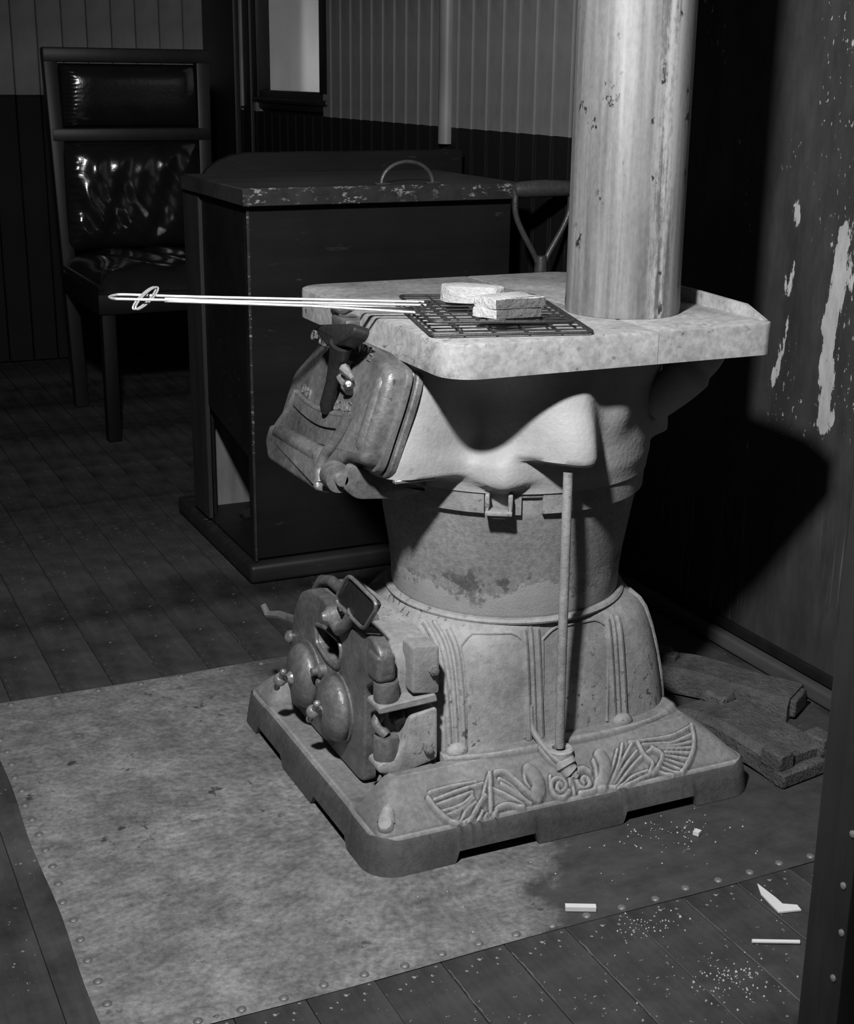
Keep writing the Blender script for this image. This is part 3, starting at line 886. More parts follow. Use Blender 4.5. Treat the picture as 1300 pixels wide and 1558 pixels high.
# raised lip along the right end
m = MB()
lp = [(0.024, 0.0), (0.555, 0.0), (0.555, 0.022), (0.20, 0.0225), (0.07, 0.0185), (0.024, 0.003)]
m.prism(lp, (0.593, 0, TZ1-0.002), (0, 1, 0), (0, 0, 1), 0.008, 0.0015, 1)
m.build('end_lip', 'top', ct)
# bracket lobe under the far right corner of the cooktop
m = MB().tube(spline([(0.49, 0.14, 0.585), (0.52, 0.11, 0.62), (0.545, 0.09, 0.655), (0.555, 0.085, 0.678)], 6), [0.03]*10+[0.024]*9, 12)
m.build('corner_bracket', 'iron_smooth', st)

# ---- feed door (upper left), leaning outwards at the bottom
FO = Vector((0.029, 0.29, 0.541)); FU = Vector((0, -1, 0)); FV = Vector((0.316, 0, 0.949)).normalized(); FN = FU.cross(FV)
def fp(u, v, n=0.0): return FO+FU*u+FV*v+FN*n
def rounded(P, r, seg=4):
    out = []
    N = len(P)
    for i in range(N):
        a, b, c = Vector((*P[i-1], 0)), Vector((*P[i], 0)), Vector((*P[(i+1) % N], 0))
        d1, d2 = (a-b), (c-b); q = min(r, d1.length*0.45, d2.length*0.45)
        s, e = b+d1.normalized()*q, b+d2.normalized()*q
        for k in range(seg+1):
            t = k/seg; p = s*(1-t)**2+b*2*t*(1-t)+e*t*t
            out.append((p.x, p.y))
    return out
OUT = rounded([(-0.172, -0.045), (0.062, -0.048), (0.100, -0.010), (0.167, -0.004), (0.171, 0.10), (0.166, 0.140), (0.090, 0.158), (-0.075, 0.158), (-0.168, 0.075)], 0.02)
def inset(P, d):
    c = (sum(p[0] for p in P)/len(P), sum(p[1] for p in P)/len(P))
    out = []
    N = len(P)
    for i in range(N):
        a, b = P[i-1], P[(i+1) % N]; tx, ty = b[0]-a[0], b[1]-a[1]; L = math.hypot(tx, ty) or 1
        out.append((P[i][0]-ty/L*d, P[i][1]+tx/L*d))
    return out
fd = MB().prism(inset(OUT, 0.007), fp(0, 0, -0.026), FU, FV, 0.026, 0.012, 4).build('feed_door', 'iron_door', st)
MB().prism(OUT, fp(0, 0, -0.034), FU, FV, 0.010, 0.003, 2).build('door_flange', 'iron_door', fd)
MB().prism(inset(OUT, -0.004), fp(0, 0, -0.048), FU, FV, 0.009, 0.002, 1).build('door_frame', 'iron_door', st)
MB().prism(inset(OUT, 0.02), fp(0, 0, -0.06), FU, FV, 0.013, 0.0).build('frame_neck', 'iron_door', st)
# raised draught panel
def ft(pts, r, seg=10, nn=0.0): return MB().tube([fp(a, b, nn) for a, b in [(q.x, q.y) for q in spline(pts, 6)]], r, seg)
ft([(-0.122, 0.045), (-0.078, 0.040), (-0.033, 0.039), (0.012, 0.042), (0.064, 0.049), (0.084, 0.056)], 0.0045).build('arched_ridge', 'iron_door', fd)
m = ft([(-0.121, 0.046), (-0.135, 0.012), (-0.158, -0.018), (-0.165, -0.034)], 0.006)
m.build('side_ridge', 'iron_door', fd)
n_ = len(spline([(0, 0)]*6, 6))
ft([(0.086, 0.055), (0.077, 0.030), (0.062, 0.005), (0.048, -0.012), (0.046, -0.035), (0.058, -0.052)], 0.0085, 12, 0.002).build('side_ridge', 'iron_door', fd)
arc = [(-0.116, 0.026), (-0.071, 0.021), (-0.024, 0.019), (0.013, 0.021), (0.062, 0.029)]
arcu = [(-0.118, 0.043), (-0.078, 0.038), (-0.033, 0.037), (0.012, 0.040), (0.074, 0.049)]
P = [(q.x, q.y) for q in spline(arc, 5)]+[(q.x, q.y) for q in reversed(spline(arcu, 5))]
MB().prism(P, fp(0, 0, -0.002), FU, FV, 0.006, 0.001, 1).build('draught_slide', 'iron_door', fd)
ft(arc, 0.0016, 6, 0.0005).build('slide_slot', 'void', fd)  # black strip painted in for the shade of the slit
MB().tube([fp(a, b, 0.0) for a, b in ((-0.150, -0.026), (-0.138, -0.022), (0.030, -0.018), (0.042, -0.022))], [0.006, 0.0135, 0.0135, 0.006], 16).build('bottom_roll', 'iron_door', fd)
MB().prism(rounded([(-0.166, -0.016), (0.042, -0.013), (0.068, -0.062), (-0.135, -0.066), (-0.165, -0.045)], 0.01), fp(0, 0, -0.012), FU, FV, 0.023, 0.007, 3).build('lower_lip', 'iron_door', fd)
for word, size, u_, v_, tilt in (('OPEN', 0.022, -0.102, 0.140, 0.36), ('CLEAN', 0.018, -0.066, 0.131, 0.0), ('INSIDE', 0.027, 0.056, 0.142, 0.0), ('DRA', 0.019, -0.085, 0.053, -0.12), ('STRONG', 0.019, 0.042, 0.059, 0.16)):
    m = MB()
    letters(m, word, size, fp(u_, v_, 0.0004), FU+FV*tilt, FV-FU*tilt, FN, 0.0014)
    w_ = m.build('raised_lettering', 'nail', fd, fix=False); w_['kind'] = 'stuff'
MB().tube([fp(0.140, b, -0.007) for b in np.linspace(0.014, 0.125, 12)], [0.004]+[0.012]*10+[0.004], 14).build('edge_roll', 'iron_door', fd)
# lifting handle: a wedge grip on a long arm
hm = MB().prism(rounded([(-0.016, 0.150), (-0.004, 0.158), (0.104, 0.177), (0.116, 0.172), (0.112, 0.160), (0.078, 0.143), (0.040, 0.135), (0.012, 0.140)], 0.006), fp(0, 0, 0.022), FU, FV, 0.024, 0.003, 2)
hd = hm.build('lift_handle', 'iron_black', fd)
MB().tube([fp(0.064, 0.145, 0.034), fp(0.046, 0.118, 0.024), fp(0.032, 0.085, 0.016), fp(0.020, 0.052, 0.010), fp(0.016, 0.043, 0.007)], [0.017, 0.013, 0.010, 0.010, 0.007], 12).build('handle_arm', 'iron_black', hd)
MB().tube([fp(0.010+0.010*math.cos(q), 0.062+0.012*math.sin(q), 0.006) for q in np.linspace(0, 2*math.pi, 17)[:-1]], 0.0028, 8, True).build('handle_ring', 'iron_door', hd)
MB().prism([(0.020, 0.118), (0.046, 0.124), (0.030, 0.104)], fp(0, 0, 0.0), FU, FV, 0.012, 0.002, 1).build('handle_stop', 'iron_door', hd)
# wing nut
m = MB().lathe([(0.011, 0), (0.011, 0.006), (0.007, 0.014), (0.005, 0.016)], fp(0.066, 0.090, 0), FN, 16)
for du, dv in ((-0.020, 0.010), (0.022, 0.006)):
    m.tube([fp(0.066, 0.090, 0.009), fp(0.066+du*0.6, 0.090+dv*0.7, 0.014), fp(0.066+du, 0.090+dv, 0.018)], [0.006, 0.007, 0.004], 8)
m.tube([fp(0.052, 0.104, 0.012), fp(0.066, 0.112, 0.020), fp(0.088, 0.104, 0.014)], [0.004, 0.008, 0.003], 8)
m.build('wing_nut', 'steel', fd)
# hinge at the bottom
MB().tube([fp(0.085, -0.030, 0.0), fp(0.112, -0.030, 0.0)], 0.020, 20).build('hinge_knuckle', 'iron_door', fd)
MB().tube([fp(0.110, -0.030, 0.0), fp(0.121, -0.030, 0.0)], 0.009, 12).build('hinge_pin', 'steel', fd)
m = MB().prism(rounded([(0.0, 0.02), (-0.012, -0.012), (0.01, -0.032), (0.07, -0.038), (0.12, -0.030), (0.07, -0.016), (0.03, 0.006)], 0.01), (0.03, 0.181, 0.515), (1, 0, 0.0), (0, 0, 1), 0.012, 0.003, 2)
m.build('hinge_bracket', 'iron_door', st)
MB().box((0.075, 0.118, 0.514), (0.135, 0.128, 0.519), 0.001, 1).build('hinge_rod', 'steel', st)
# catch on top of the door, in the notch of the rim
m = MB().box((0.088, 0.325, 0.684), (0.125, 0.385, 0.702), 0.004, 2).tube(spline([(0.098, 0.395, 0.705), (0.092, 0.375, 0.714), (0.095, 0.35, 0.712), (0.10, 0.33, 0.72)], 5), 0.006, 8)
m.build('door_catch', 'iron_door', st)

# ---- ash door (lower left)
AX = 0.060
AO = Vector((AX, 0, 0)); AU = Vector((0, -1, 0)); AV = Vector((0, 0, 1)); AN = Vector((-1, 0, 0))
adp = [(0.462, 0.069), (0.468, 0.125), (0.452, 0.183), (0.432, 0.233), (0.405, 0.268), (0.362, 0.288), (0.306, 0.292), (0.255, 0.286), (0.200, 0.283), (0.160, 0.296), (0.115, 0.299), (0.088, 0.285), (0.085, 0.250), (0.122, 0.226), (0.143, 0.214), (0.143, 0.126), (0.149, 0.085), (0.148, 0.064), (0.165, 0.0585), (0.296, 0.0585), (0.450, 0.0585)]
slot = rounded([(0.337, 0.240), (0.296, 0.249), (0.236, 0.250), (0.228, 0.234), (0.242, 0.202), (0.286, 0.200), (0.330, 0.210)], 0.008, 3)
adl = rounded([(-a, b) for a, b in reversed(adp)], 0.014, 3)
ad = MB().prism(adl, AO, AU, AV, 0.020, 0.005, 3, holes=[[(-a, b) for a, b in slot]], n=AN).build('ash_door', 'iron_door', st)
MB().tube([(AX-0.020, a, b) for a, b in slot], 0.0035, 8, True).build('slot_rim', 'iron_door', ad)
MB().box((AX+0.004, 0.20, 0.17), (AX+0.012, 0.37, 0.265)).build('slot_darkness', 'void', st)  # black sheet in place of the shade behind the slot
# frame box joining the door to the pedestal
MB().prism(rounded([(-0.458, 0.062), (-0.105, 0.062), (-0.105, 0.268), (-0.15, 0.288), (-0.40, 0.286), (-0.452, 0.235)], 0.02), (0.128, 0, 0), AU, AV, 0.056, 0.008, 3, n=AN).build('ash_door_frame', 'iron', st)
m = MB().tube([(0.074, 0.42, 0.262), (0.074, 0.395, 0.286), (0.076, 0.36, 0.296), (0.078, 0.20, 0.292)], 0.009, 10)
m.build('frame_bead', 'iron_door', st)
for yy, zz, kx in ((0.362, 0.146, 0.0), (0.238, 0.144, 0.008)):
    d = MB().lathe([(0.046, -0.004), (0.050, 0), (0.051, 0.004), (0.049, 0.009), (0.042, 0.016), (0.030, 0.021), (0.016, 0.0235), (1e-6, 0.024)], (0.032+kx*0.3, yy, zz), AN, 40)
    d.lathe([(0.054, 0), (0.054, 0.003), (0.05, 0.004)], (0.0405, yy, zz), AN, 40)
    dm = d.build('draught_dial', 'iron_door', ad)
    x0 = 0.012+kx
    MB().lathe([(0.011, 0), (0.010, 0.006), (0.0065, 0.010), (0.0065, 0.018)], (x0, yy, zz), AN, 16).build('knob_stem', 'steel', dm)
    kb = MB().ball((x0-0.022, yy, zz), 0.0105, 16, 10)
    for sg in (-1, 1):
        kb.tube([(x0-0.022, yy, zz), (x0-0.022, yy+sg*0.010, zz-sg*0.012), (x0-0.022, yy+sg*0.0155, zz-sg*0.0185)], [0.005, 0.0045, 0.0035], 10)
        kb.ball((x0-0.022, yy+sg*0.0165, zz-sg*0.0195), 0.0055, 10, 6)
    kb.build('screw_knob', 'steel', dm)
# bolt boss between the dials
MB().lathe([(0.012, 0), (0.011, 0.010), (0.0065, 0.013), (0.0065, 0.021), (1e-6, 0.022)], (0.040, 0.300, 0.178), AN, 12).lathe([(0.0075, 0), (0.0075, 0.012), (1e-6, 0.014)], (0.040, 0.302, 0.158), AN, 10).build('latch_bolt', 'iron_door', ad)
# peep-hole cover swung aside
flap = rounded([(-0.230, 0.316), (-0.182, 0.366), (-0.084, 0.360), (-0.130, 0.312)], 0.012, 4)
fl_ = MB().prism(flap, (0.0425, 0, 0), AU, AV, 0.009, 0.002, 2, n=AN).build('peephole_cover', 'iron_black', ad)
MB().tube([(0.0335, -a, b) for a, b in inset(flap, 0.004)], 0.003, 8, True).build('cover_rim', 'iron_door', fl_)
MB().lathe([(0.014, 0), (0.014, 0.014), (0.009, 0.018), (0.006, 0.024), (1e-6, 0.025)], (0.041, 0.248, 0.286), AN, 20).build('cover_pivot', 'steel', ad)
MB().tube([(0.036, 0.246, 0.276), (0.034, 0.225, 0.272), (0.036, 0.196, 0.292), (0.038, 0.178, 0.316)], 0.009, 10).build('pivot_link', 'iron_door', ad)
# latch lever sticking out on the far side, and a small bolt
MB().tube([(0.055, 0.447, 0.200), (0.040, 0.50, 0.196), (0.030, 0.535, 0.186), (0.026, 0.545, 0.200)], [0.009, 0.007, 0.006, 0.005], 8).build('latch_lever', 'iron_door', ad)
MB().lathe([(0.010, 0), (0.010, 0.010), (0.006, 0.014), (1e-6, 0.016)], (0.046, 0.452, 0.176), AN, 10).build('latch_bolt', 'steel', ad)
# hinge ear, knuckles and bracket on the near side
MB().box((0.036, 0.088, 0.240), (0.066, 0.128, 0.282), 0.008, 3).build('hinge_ear', 'iron_door', ad)
MB().lathe([(0.017, 0), (0.018, 0.003), (0.018, 0.026), (0.017, 0.029)], (0.055, 0.100, 0.211), (0, 0, 1), 24).build('hinge_knuckle', 'iron_door', ad)
m = MB().lathe([(0.017, 0), (0.018, 0.003), (0.018, 0.032), (0.017, 0.035)], (0.055, 0.100, 0.121), (0, 0, 1), 24)
m.tube(spline([(0.052, 0.112, 0.185), (0.044, 0.108, 0.172), (0.054, 0.097, 0.158)], 5), [0.008]*11, 10)
m.build('hinge_knuckle', 'iron_door', ad)
MB().ball((0.075, 0.105, 0.180), 0.014, 14, 8).build('hinge_ball', 'iron_black', st)
sp_ = MB().prism(rounded([(0.088, 0.290), (0.128, 0.286), (0.128, 0.214), (0.086, 0.221)], 0.005), (0, 0.118, 0), (1, 0, 0), (0, 0, 1), 0.036, 0.003, 2).build('hinge_plate', 'iron', st)
MB().prism(rounded([(0.036, 0.210), (0.122, 0.216), (0.126, 0.203), (0.036, 0.199)], 0.004), (0, 0.122, 0), (1, 0, 0), (0, 0, 1), 0.042, 0.002, 1).build('upper_arm', 'iron', sp_)
MB().prism(rounded([(0.126, 0.193), (0.086, 0.186), (0.076, 0.150), (0.062, 0.126), (0.036, 0.121), (0.036, 0.109), (0.070, 0.101), (0.127, 0.114)], 0.006), (0, 0.118, 0), (1, 0, 0), (0, 0, 1), 0.036, 0.003, 2).build('lower_arm', 'iron', sp_)
for bx, bz in ((0.118, 0.252), (0.111, 0.134)):
    MB().lathe([(0.0075, 0), (0.0075, 0.006), (0.005, 0.007), (0.004, 0.012), (1e-6, 0.013)], (bx, 0.082, bz), (0, -1, 0), 6).build('bolt', 'steel', sp_)
# ================================================================ things round the stove
PX, PY = 0.456, 0.174
m = MB().lathe([(0.0815, 0.719), (0.0825, 0.728), (0.0815, 0.76), (0.081, 1.0), (0.0815, 1.9), (0.079, 1.9), (0.079, 0.719)], (PX, PY, 0), (0, 0, 1), 72)
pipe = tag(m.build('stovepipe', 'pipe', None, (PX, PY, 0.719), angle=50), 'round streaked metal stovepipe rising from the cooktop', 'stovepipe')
MB().box((PX+0.02, PY+0.0785, 0.72), (PX+0.026, PY+0.083, 1.9), 0.001, 1).build('seam', 'pipe', pipe)

pk = spline([(0.2925, 0.032, 0.530), (0.294, 0.034, 0.45), (0.301, 0.043, 0.28), (0.3095, 0.053, 0.109)], 8)
MBp = MB().tube(pk, [0.0068]*len(pk), 12)
poker = tag(MBp.build('poker', 'iron', None, (0.3095, 0.053, 0.109)), 'slim iron poker standing upright in the socket on the stove base', 'poker')

# ---- wire toaster
tt = Vector((0.956, -0.293, 0)); tp = Vector((0.293, 0.956, 0)); T0 = Vector((0.155, 0.222, 0))
toa = thing('wire_toaster', (0.155, 0.222, 0.7195), 'long-handled wire toasting rack lying on the cooktop with bread on it', 'toaster')
def gridframe(name, z0, z1, a, b, c, d, nw, nc):
    """frame with corners (t,p); z0 at the handle side, z1 at the far side"""
    def W_(t, p):
        P = T0+tt*t+tp*p
        return (P.x, P.y, z0+(z1-z0)*max(0, min(1, t/0.22)))
    co = [a, b, c, d]
    fr = MB().tube([W_(*q) for q in spline_loop(co)], 0.0022, 8, True).build(name, 'wire_dark', toa)
    def lerp(p, q, k): return (p[0]+(q[0]-p[0])*k, p[1]+(q[1]-p[1])*k)
    for i in range(1, nw):
        k = i/nw; s, e = lerp(a, d, k), lerp(b, c, k)
        w = random.uniform(-0.003, 0.003)
        MB().tube([W_(*s), W_(*(lerp(s, e, 0.5)[0], lerp(s, e, 0.5)[1]+w)), W_(*e)], 0.0011, 6).build('grid_wire', 'wire_dark', fr)
    for i in range(1, nc):
        k = i/nc; s, e = lerp(a, b, k), lerp(d, c, k)
        MB().tube([W_(*s), W_(*e)], 0.0013, 6).build('cross_wire', 'wire_dark', fr)
    return fr
def spline_loop(co, r=0.012):
    out = []
    for i in range(len(co)):
        a, b, c = Vector(co[i-1]), Vector(co[i]), Vector(co[(i+1) % len(co)])
        s = b+(a-b).normalized()*r; e = b+(c-b).normalized()*r
        for k in range(4):
            t = k/3; q = s*(1-t)**2+b*2*t*(1-t)+e*t*t; out.append((q.x, q.y))
    return out
gridframe('lower_grid', 0.7225, 0.7225, (-0.005, -0.165), (0.210, -0.157), (0.205, 0.112), (-0.02, 0.112), 11, 5)
gridframe('upper_grid', 0.734, 0.7305, (0.0, -0.130), (0.192, -0.122), (0.188, 0.115), (-0.015, 0.10), 9, 5)
def hw(s, e, r=0.0019, extra=()): return MB().tube([s]+list(extra)+[e], r, 8)
hx = T0+tt*-0.425
def HP(t, p, z): P = T0+tt*t+tp*p; return (P.x, P.y, z)
# the long handle: a loop of bright wire and the two rods of the second half
L = [HP(0.01, 0.017, 0.7375), HP(-0.30, 0.0165, 0.7475), HP(-0.395, 0.016, 0.7515), HP(-0.412, 0.011, 0.7515), HP(-0.418, 0.0, 0.751), HP(-0.412, -0.011, 0.7505), HP(-0.395, -0.014, 0.750), HP(-0.30, -0.010, 0.7465), HP(0.01, -0.006, 0.7365)]
MB().tube(spline(L, 6), 0.0019, 8).build('handle_loop', 'wire', toa)
MB().tube([HP(-0.345, -0.0105, 0.7465), HP(-0.15, -0.012, 0.738), HP(0.012, -0.020, 0.7275)], 0.0019, 8).build('handle_rod', 'wire', toa)
MB().tube([HP(-0.345, 0.005, 0.747), HP(-0.15, 0.004, 0.7385), HP(0.012, 0.004, 0.728)], 0.0019, 8).build('handle_rod', 'wire', toa)
for q in (0.0, 0.0035):
    ring = [HP(-0.372+0.014*math.cos(k)-0.003*math.sin(k)+q, 0.024*math.cos(k), 0.7490+0.0105*math.cos(k)+0.0048*math.sin(k)) for k in np.linspace(0, 2*math.pi, 29)[:-1]]
    MB().tube(ring, 0.0013, 6, True).build('slide_ring', 'wire', toa)
MB().tube([HP(0.004, -0.03, 0.7355), HP(0.004, 0.03, 0.7355)], 0.003, 8).build('hinge_wire', 'wire_dark', toa)

# ---- bread
def slice_(name, P, z0, z1, label, front='crumb', origin=None, bev=0.003):
    m = MB().prism(P, (0, 0, z0), (1, 0, 0), (0, 1, 0), z1-z0, bev, 2)
    # a little unevenness
    for i, v in enumerate(m.v):
        m.v[i] = (v[0]+0.0006*math.sin(v[1]*310+v[2]*90), v[1]+0.0006*math.sin(v[0]*270), v[2]+(0.0007*math.sin(v[0]*140+v[1]*190) if v[2] > (z0+z1)/2 else 0))
    c = (sum(p[0] for p in P)/len(P), sum(p[1] for p in P)/len(P), z0)
    o = m.build(name, 'crumb', None, c)
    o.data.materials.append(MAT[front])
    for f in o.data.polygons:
        if f.normal.y < -0.75 and abs(f.normal.z) < 0.5: f.material_index = 1  # front sides take the painted shade tone
    return tag(o, label, 'bread', 'bread on the toasting rack')
def sub(P, n=4):
    out = []
    for i in range(len(P)):
        a, b = P[i], P[(i+1) % len(P)]
        for k in range(n): out.append((a[0]+(b[0]-a[0])*k/n, a[1]+(b[1]-a[1])*k/n))
    return out
Z0 = 0.7365
slice_('bread_slice', sub(rounded([(0.198, 0.0735), (0.266, 0.0705), (0.260, 0.126), (0.181, 0.112)], 0.004)), Z0, Z0+0.0125, 'white bread slice under the front half of the little bread stack', 'shade_and_dust')
slice_('bread_slice', sub(rounded([(0.197, 0.0730), (0.271, 0.0700), (0.258, 0.125), (0.186, 0.116)], 0.004)), Z0+0.0127, Z0+0.0262, 'white bread slice on top of another, nearer the camera', 'shade_and_dust')
P = [(0.2015, 0.252), (0.199, 0.236), (0.204, 0.222), (0.214, 0.212), (0.228, 0.204), (0.256, 0.182), (0.277, 0.196), (0.268, 0.232), (0.240, 0.256), (0.215, 0.264)]
slice_('bread_slice', rounded(P, 0.008), Z0, Z0+0.0225, 'thick white bread slice with rounded crust lying alone behind the bread stack', 'crumb')

# ---- scrap castings on the floor by the right end of the stove
def block(name, L, Wd, H, arc, loc, rz, label, notch):
    m = MB(); n = 14
    def cs(t, side, top):
        x = (t-0.5)*L; y = side*Wd/2*(0.94+0.06*math.cos(5*t))
        sag = arc*(1-(2*t-1)**2)
        z = sag*0.55 if not top else H*(0.92+0.08*math.sin(7*t))+sag-0.012*(abs(side) > 0.9)
        return (x, y, z)
    sides = [-1, -0.8, -0.3, 0.3, 0.8, 1]
    vs = []; 
    for i in range(n+1):
        t = i/n
        vs += [cs(t, s, True) for s in sides]+[cs(t, s, False) for s in reversed(sides)]
    q = 12
    fs = [(i*q+k, i*q+(k+1) % q, (i+1)*q+(k+1) % q, (i+1)*q+k) for i in range(n) for k in range(q)]
    fs += [tuple(range(q)), tuple(n*q+k for k in reversed(range(q)))]
    m.add(vs, fs)
    R = Matrix.Translation(loc) @ Matrix.Rotation(rz, 4, 'Z')
    m.v = [tuple(R @ Vector(v)) for v in m.v]
    o = m.build(name, 'rust', None, loc)
    tag(o, label, 'scrap iron', 'iron castings lying beside the stove')
    def part(nm, lo, hi, bev=0.003):
        b = MB().box(lo, hi, bev, 1); b.v = [tuple(R @ Vector(v)) for v in b.v]
        return b.build(nm, 'rust', o)
    return o, part
o, part = block('iron_casting', 0.265, 0.095, 0.042, 0.010, (0.785, 0.300, 0.0005), math.radians(-57), 'rusty iron casting with a square tab, lying nearer the wall', 1)
part('end_head', (-0.146, -0.050, 0.0), (-0.110, 0.046, 0.052))
part('square_tab', (-0.112, -0.012, 0.040), (-0.086, 0.014, 0.058))
part('end_stub', (0.125, -0.030, 0.004), (0.142, 0.032, 0.036))
o, part = block('iron_casting', 0.235, 0.125, 0.040, 0.016, (0.702, 0.118, 0.0005), math.radians(-80), 'rusty iron casting with a notched end, touching the stove base', 1)
part('foot_flange', (0.112, -0.064, 0.0), (0.134, 0.070, 0.024))
part('end_horn', (0.085, 0.030, 0.022), (0.128, 0.064, 0.055))
part('end_horn', (0.080, -0.060, 0.022), (0.122, -0.028, 0.050))
part('top_rib', (-0.110, 0.000, 0.042), (-0.060, 0.036, 0.062), 0.004)

# ---- litter
def slab(name, P, z, th, label, cat, mat='paper', curl=0.0):
    m = MB().prism(P, (0, 0, z), (1, 0, 0), (0, 1, 0), th)
    c = (sum(p[0] for p in P)/len(P), sum(p[1] for p in P)/len(P), z)
    if curl:
        m.v = [(a, b, h+curl*(abs(a-c[0])+abs(b-c[1]))) for a, b, h in m.v]
    return tag(m.build(name, mat, None, c), label, cat)
def rot_rect(cx, cy, l, w, a):
    c, s = math.cos(a), math.sin(a)
    return [(cx+x*c-y*s, cy+x*s+y*c) for x, y in ((-l/2, -w/2), (l/2, -w/2), (l/2, w/2), (-l/2, w/2))]
slab('paper_strip', rot_rect(0.211, -0.180, 0.040, 0.009, -0.45), 0.0008, 0.006, 'short white paper strip on the front edge of the zinc sheet', 'paper')
slab('paper_scrap', [(0.444, -0.292), (0.474, -0.300), (0.477, -0.288), (0.462, -0.277), (0.463, -0.262), (0.461, -0.225), (0.450, -0.247), (0.447, -0.272)], -0.0012, 0.0022, 'torn pointed white paper scrap on the floorboards by the post', 'paper', curl=0.03)
tag(MB().tube([(0.372, -0.330, 0.0012), (0.426, -0.356, 0.0012)], 0.0027, 10).build('paper_stick', 'paper', None, (0.40, -0.343, 0.001)), 'thin white paper stick on the floorboards in front of the torn scrap', 'stick')
slab('paper_bit', rot_rect(0.464, -0.082, 0.010, 0.009, 0.5), 0.0008, 0.006, 'tiny white bit lying beside the right foot of the stove', 'paper')
cr = MB()
rs = random.Random(3)
for _ in range(280):
    k = rs.random()
    if k < 0.35: x, y = rs.gauss(0.30, 0.025), rs.gauss(-0.385, 0.02)
    elif k < 0.55: x, y = rs.gauss(0.27, 0.03), rs.gauss(-0.24, 0.02)
    elif k < 0.8: x, y = rs.gauss(0.43, 0.05), rs.gauss(-0.06, 0.03)
    else: x, y = rs.uniform(0.0, 0.6), rs.uniform(-0.45, -0.05)
    if y > -0.015 and x < 0.63: continue
    r = rs.uniform(0.0005, 0.0015)*(1.5 if rs.random() < 0.08 else 1)
    z = 0.0006 if y > SY0 else -0.0012
    cr.add([(x-r, y-r, z), (x+r, y-r*0.6, z), (x, y+r, z), (x, y, z+r*1.4)], [(0, 2, 1), (0, 1, 3), (1, 2, 3), (2, 0, 3)])
c_ = tag(cr.build('crumbs', 'paper', None, (0.3, -0.25, 0)), 'scattered pale crumbs on the floor in front of the stove', 'crumbs')
c_['kind'] = 'stuff'

# ================================================================ coal bin
bn = thing('coal_bin', (0.52, 1.40, 0), 'dark scuffed wooden coal bin with flat lid standing behind the stove', 'coal bin')
X0, X1, Y0, Y1 = 0.222, 0.815, 1.183, 1.62
MB().box((X0, Y0, 0.05), (X1, Y0+0.02, 0.79), 0.002, 1).build('front_panel', 'bin', bn)
MB().box((X1-0.02, Y0+0.02, 0.05), (X1, Y1, 0.79), 0.001, 1).build('side_panel', 'bin', bn)
sp2 = MB().prism([(-(Y0+0.02), 0.05), (-(Y0+0.02), 0.79), (-Y1, 0.79), (-Y1, 0.05), (-1.53, 0.05), (-1.53, 0.325), (-1.215, 0.268), (-1.215, 0.05)], (X0+0.02, 0, 0), (0, -1, 0), (0, 0, 1), 0.02, n=(-1, 0, 0)).build('side_panel', 'bin', bn)
MB().box((X0-0.008, 1.50, 0.05), (X0+0.004, 1.62, 0.79), 0.002, 1).build('corner_stile', 'stile', bn)
MB().box((X0+0.02, Y1-0.02, 0.05), (X1-0.02, Y1, 0.79)).build('back_panel', 'inner', bn)
MB().box((X0, Y0+0.01, 0.03), (X1, Y1, 0.05)).build('bottom_board', 'bin', bn)
m = MB().box((X0-0.018, Y0-0.018, 0.0), (X1+0.01, Y1+0.12, 0.042), 0.010, 3)
m.build('plinth', 'plinth', bn)
MB().box((X0-0.002, Y0-0.0025, 0.045), (X0+0.004, Y0+0.0035, 0.79), 0.001, 1).build('corner_edge', 'edge', bn)
ld_ = MB().box((0.205, 1.155, 0.791), (0.822, 1.60, 0.824), 0.002, 1).build('lid', 'lid', bn)
MB().box((0.2045, 1.1535, 0.790), (0.8225, 1.1575, 0.8245), 0.0012, 1).build('lid_edge', 'edge', ld_)
h = [(0.570+0.058*math.cos(a), 1.185, 0.8255+0.043*math.sin(a)) for a in np.linspace(math.pi, 0, 19)]
MB().tube(h, 0.0042, 8).box((0.497, 1.174, 0.824), (0.528, 1.196, 0.8275), 0.001, 1).box((0.612, 1.174, 0.824), (0.643, 1.196, 0.8275), 0.001, 1).build('lid_handle', 'shovel', ld_)
bb = [(0.258, 0.80), (0.82, 0.80), (0.905, 0.80), (0.905, 0.868), (0.345, 0.868)]
bb = [(0.250, 0.80), (0.905, 0.80), (0.905, 0.868), (0.36, 0.868), (0.325, 0.863), (0.293, 0.850), (0.268, 0.833), (0.254, 0.815)]
MB().prism(bb, (0, 1.622, 0), (1, 0, 0), (0, 0, 1), 0.018, 0.002, 1, n=(0, -1, 0)).build('backboard', 'bin', bn)
# coal inside, showing at the opening
rs = random.Random(11)
coal0 = None
for i in range(9):
    x, y = rs.uniform(0.26, 0.40), rs.uniform(1.26, 1.52)
    r = rs.uniform(0.016, 0.030)
    m = MB().ball((x, y, 0.05+r*0.72), (r*1.2, r, r*0.75), 8, 5)
    m.v = [(a+rs.uniform(-1, 1)*r*0.16, b+rs.uniform(-1, 1)*r*0.16, max(0.0505, c+rs.uniform(-1, 1)*r*0.13)) for a, b, c in m.v]
    tag(m.build('coal_lump', 'coal', None, (x, y, 0.05), angle=10), 'small dark coal lump inside the low side opening of the bin', 'coal', 'coal lumps in the bin')

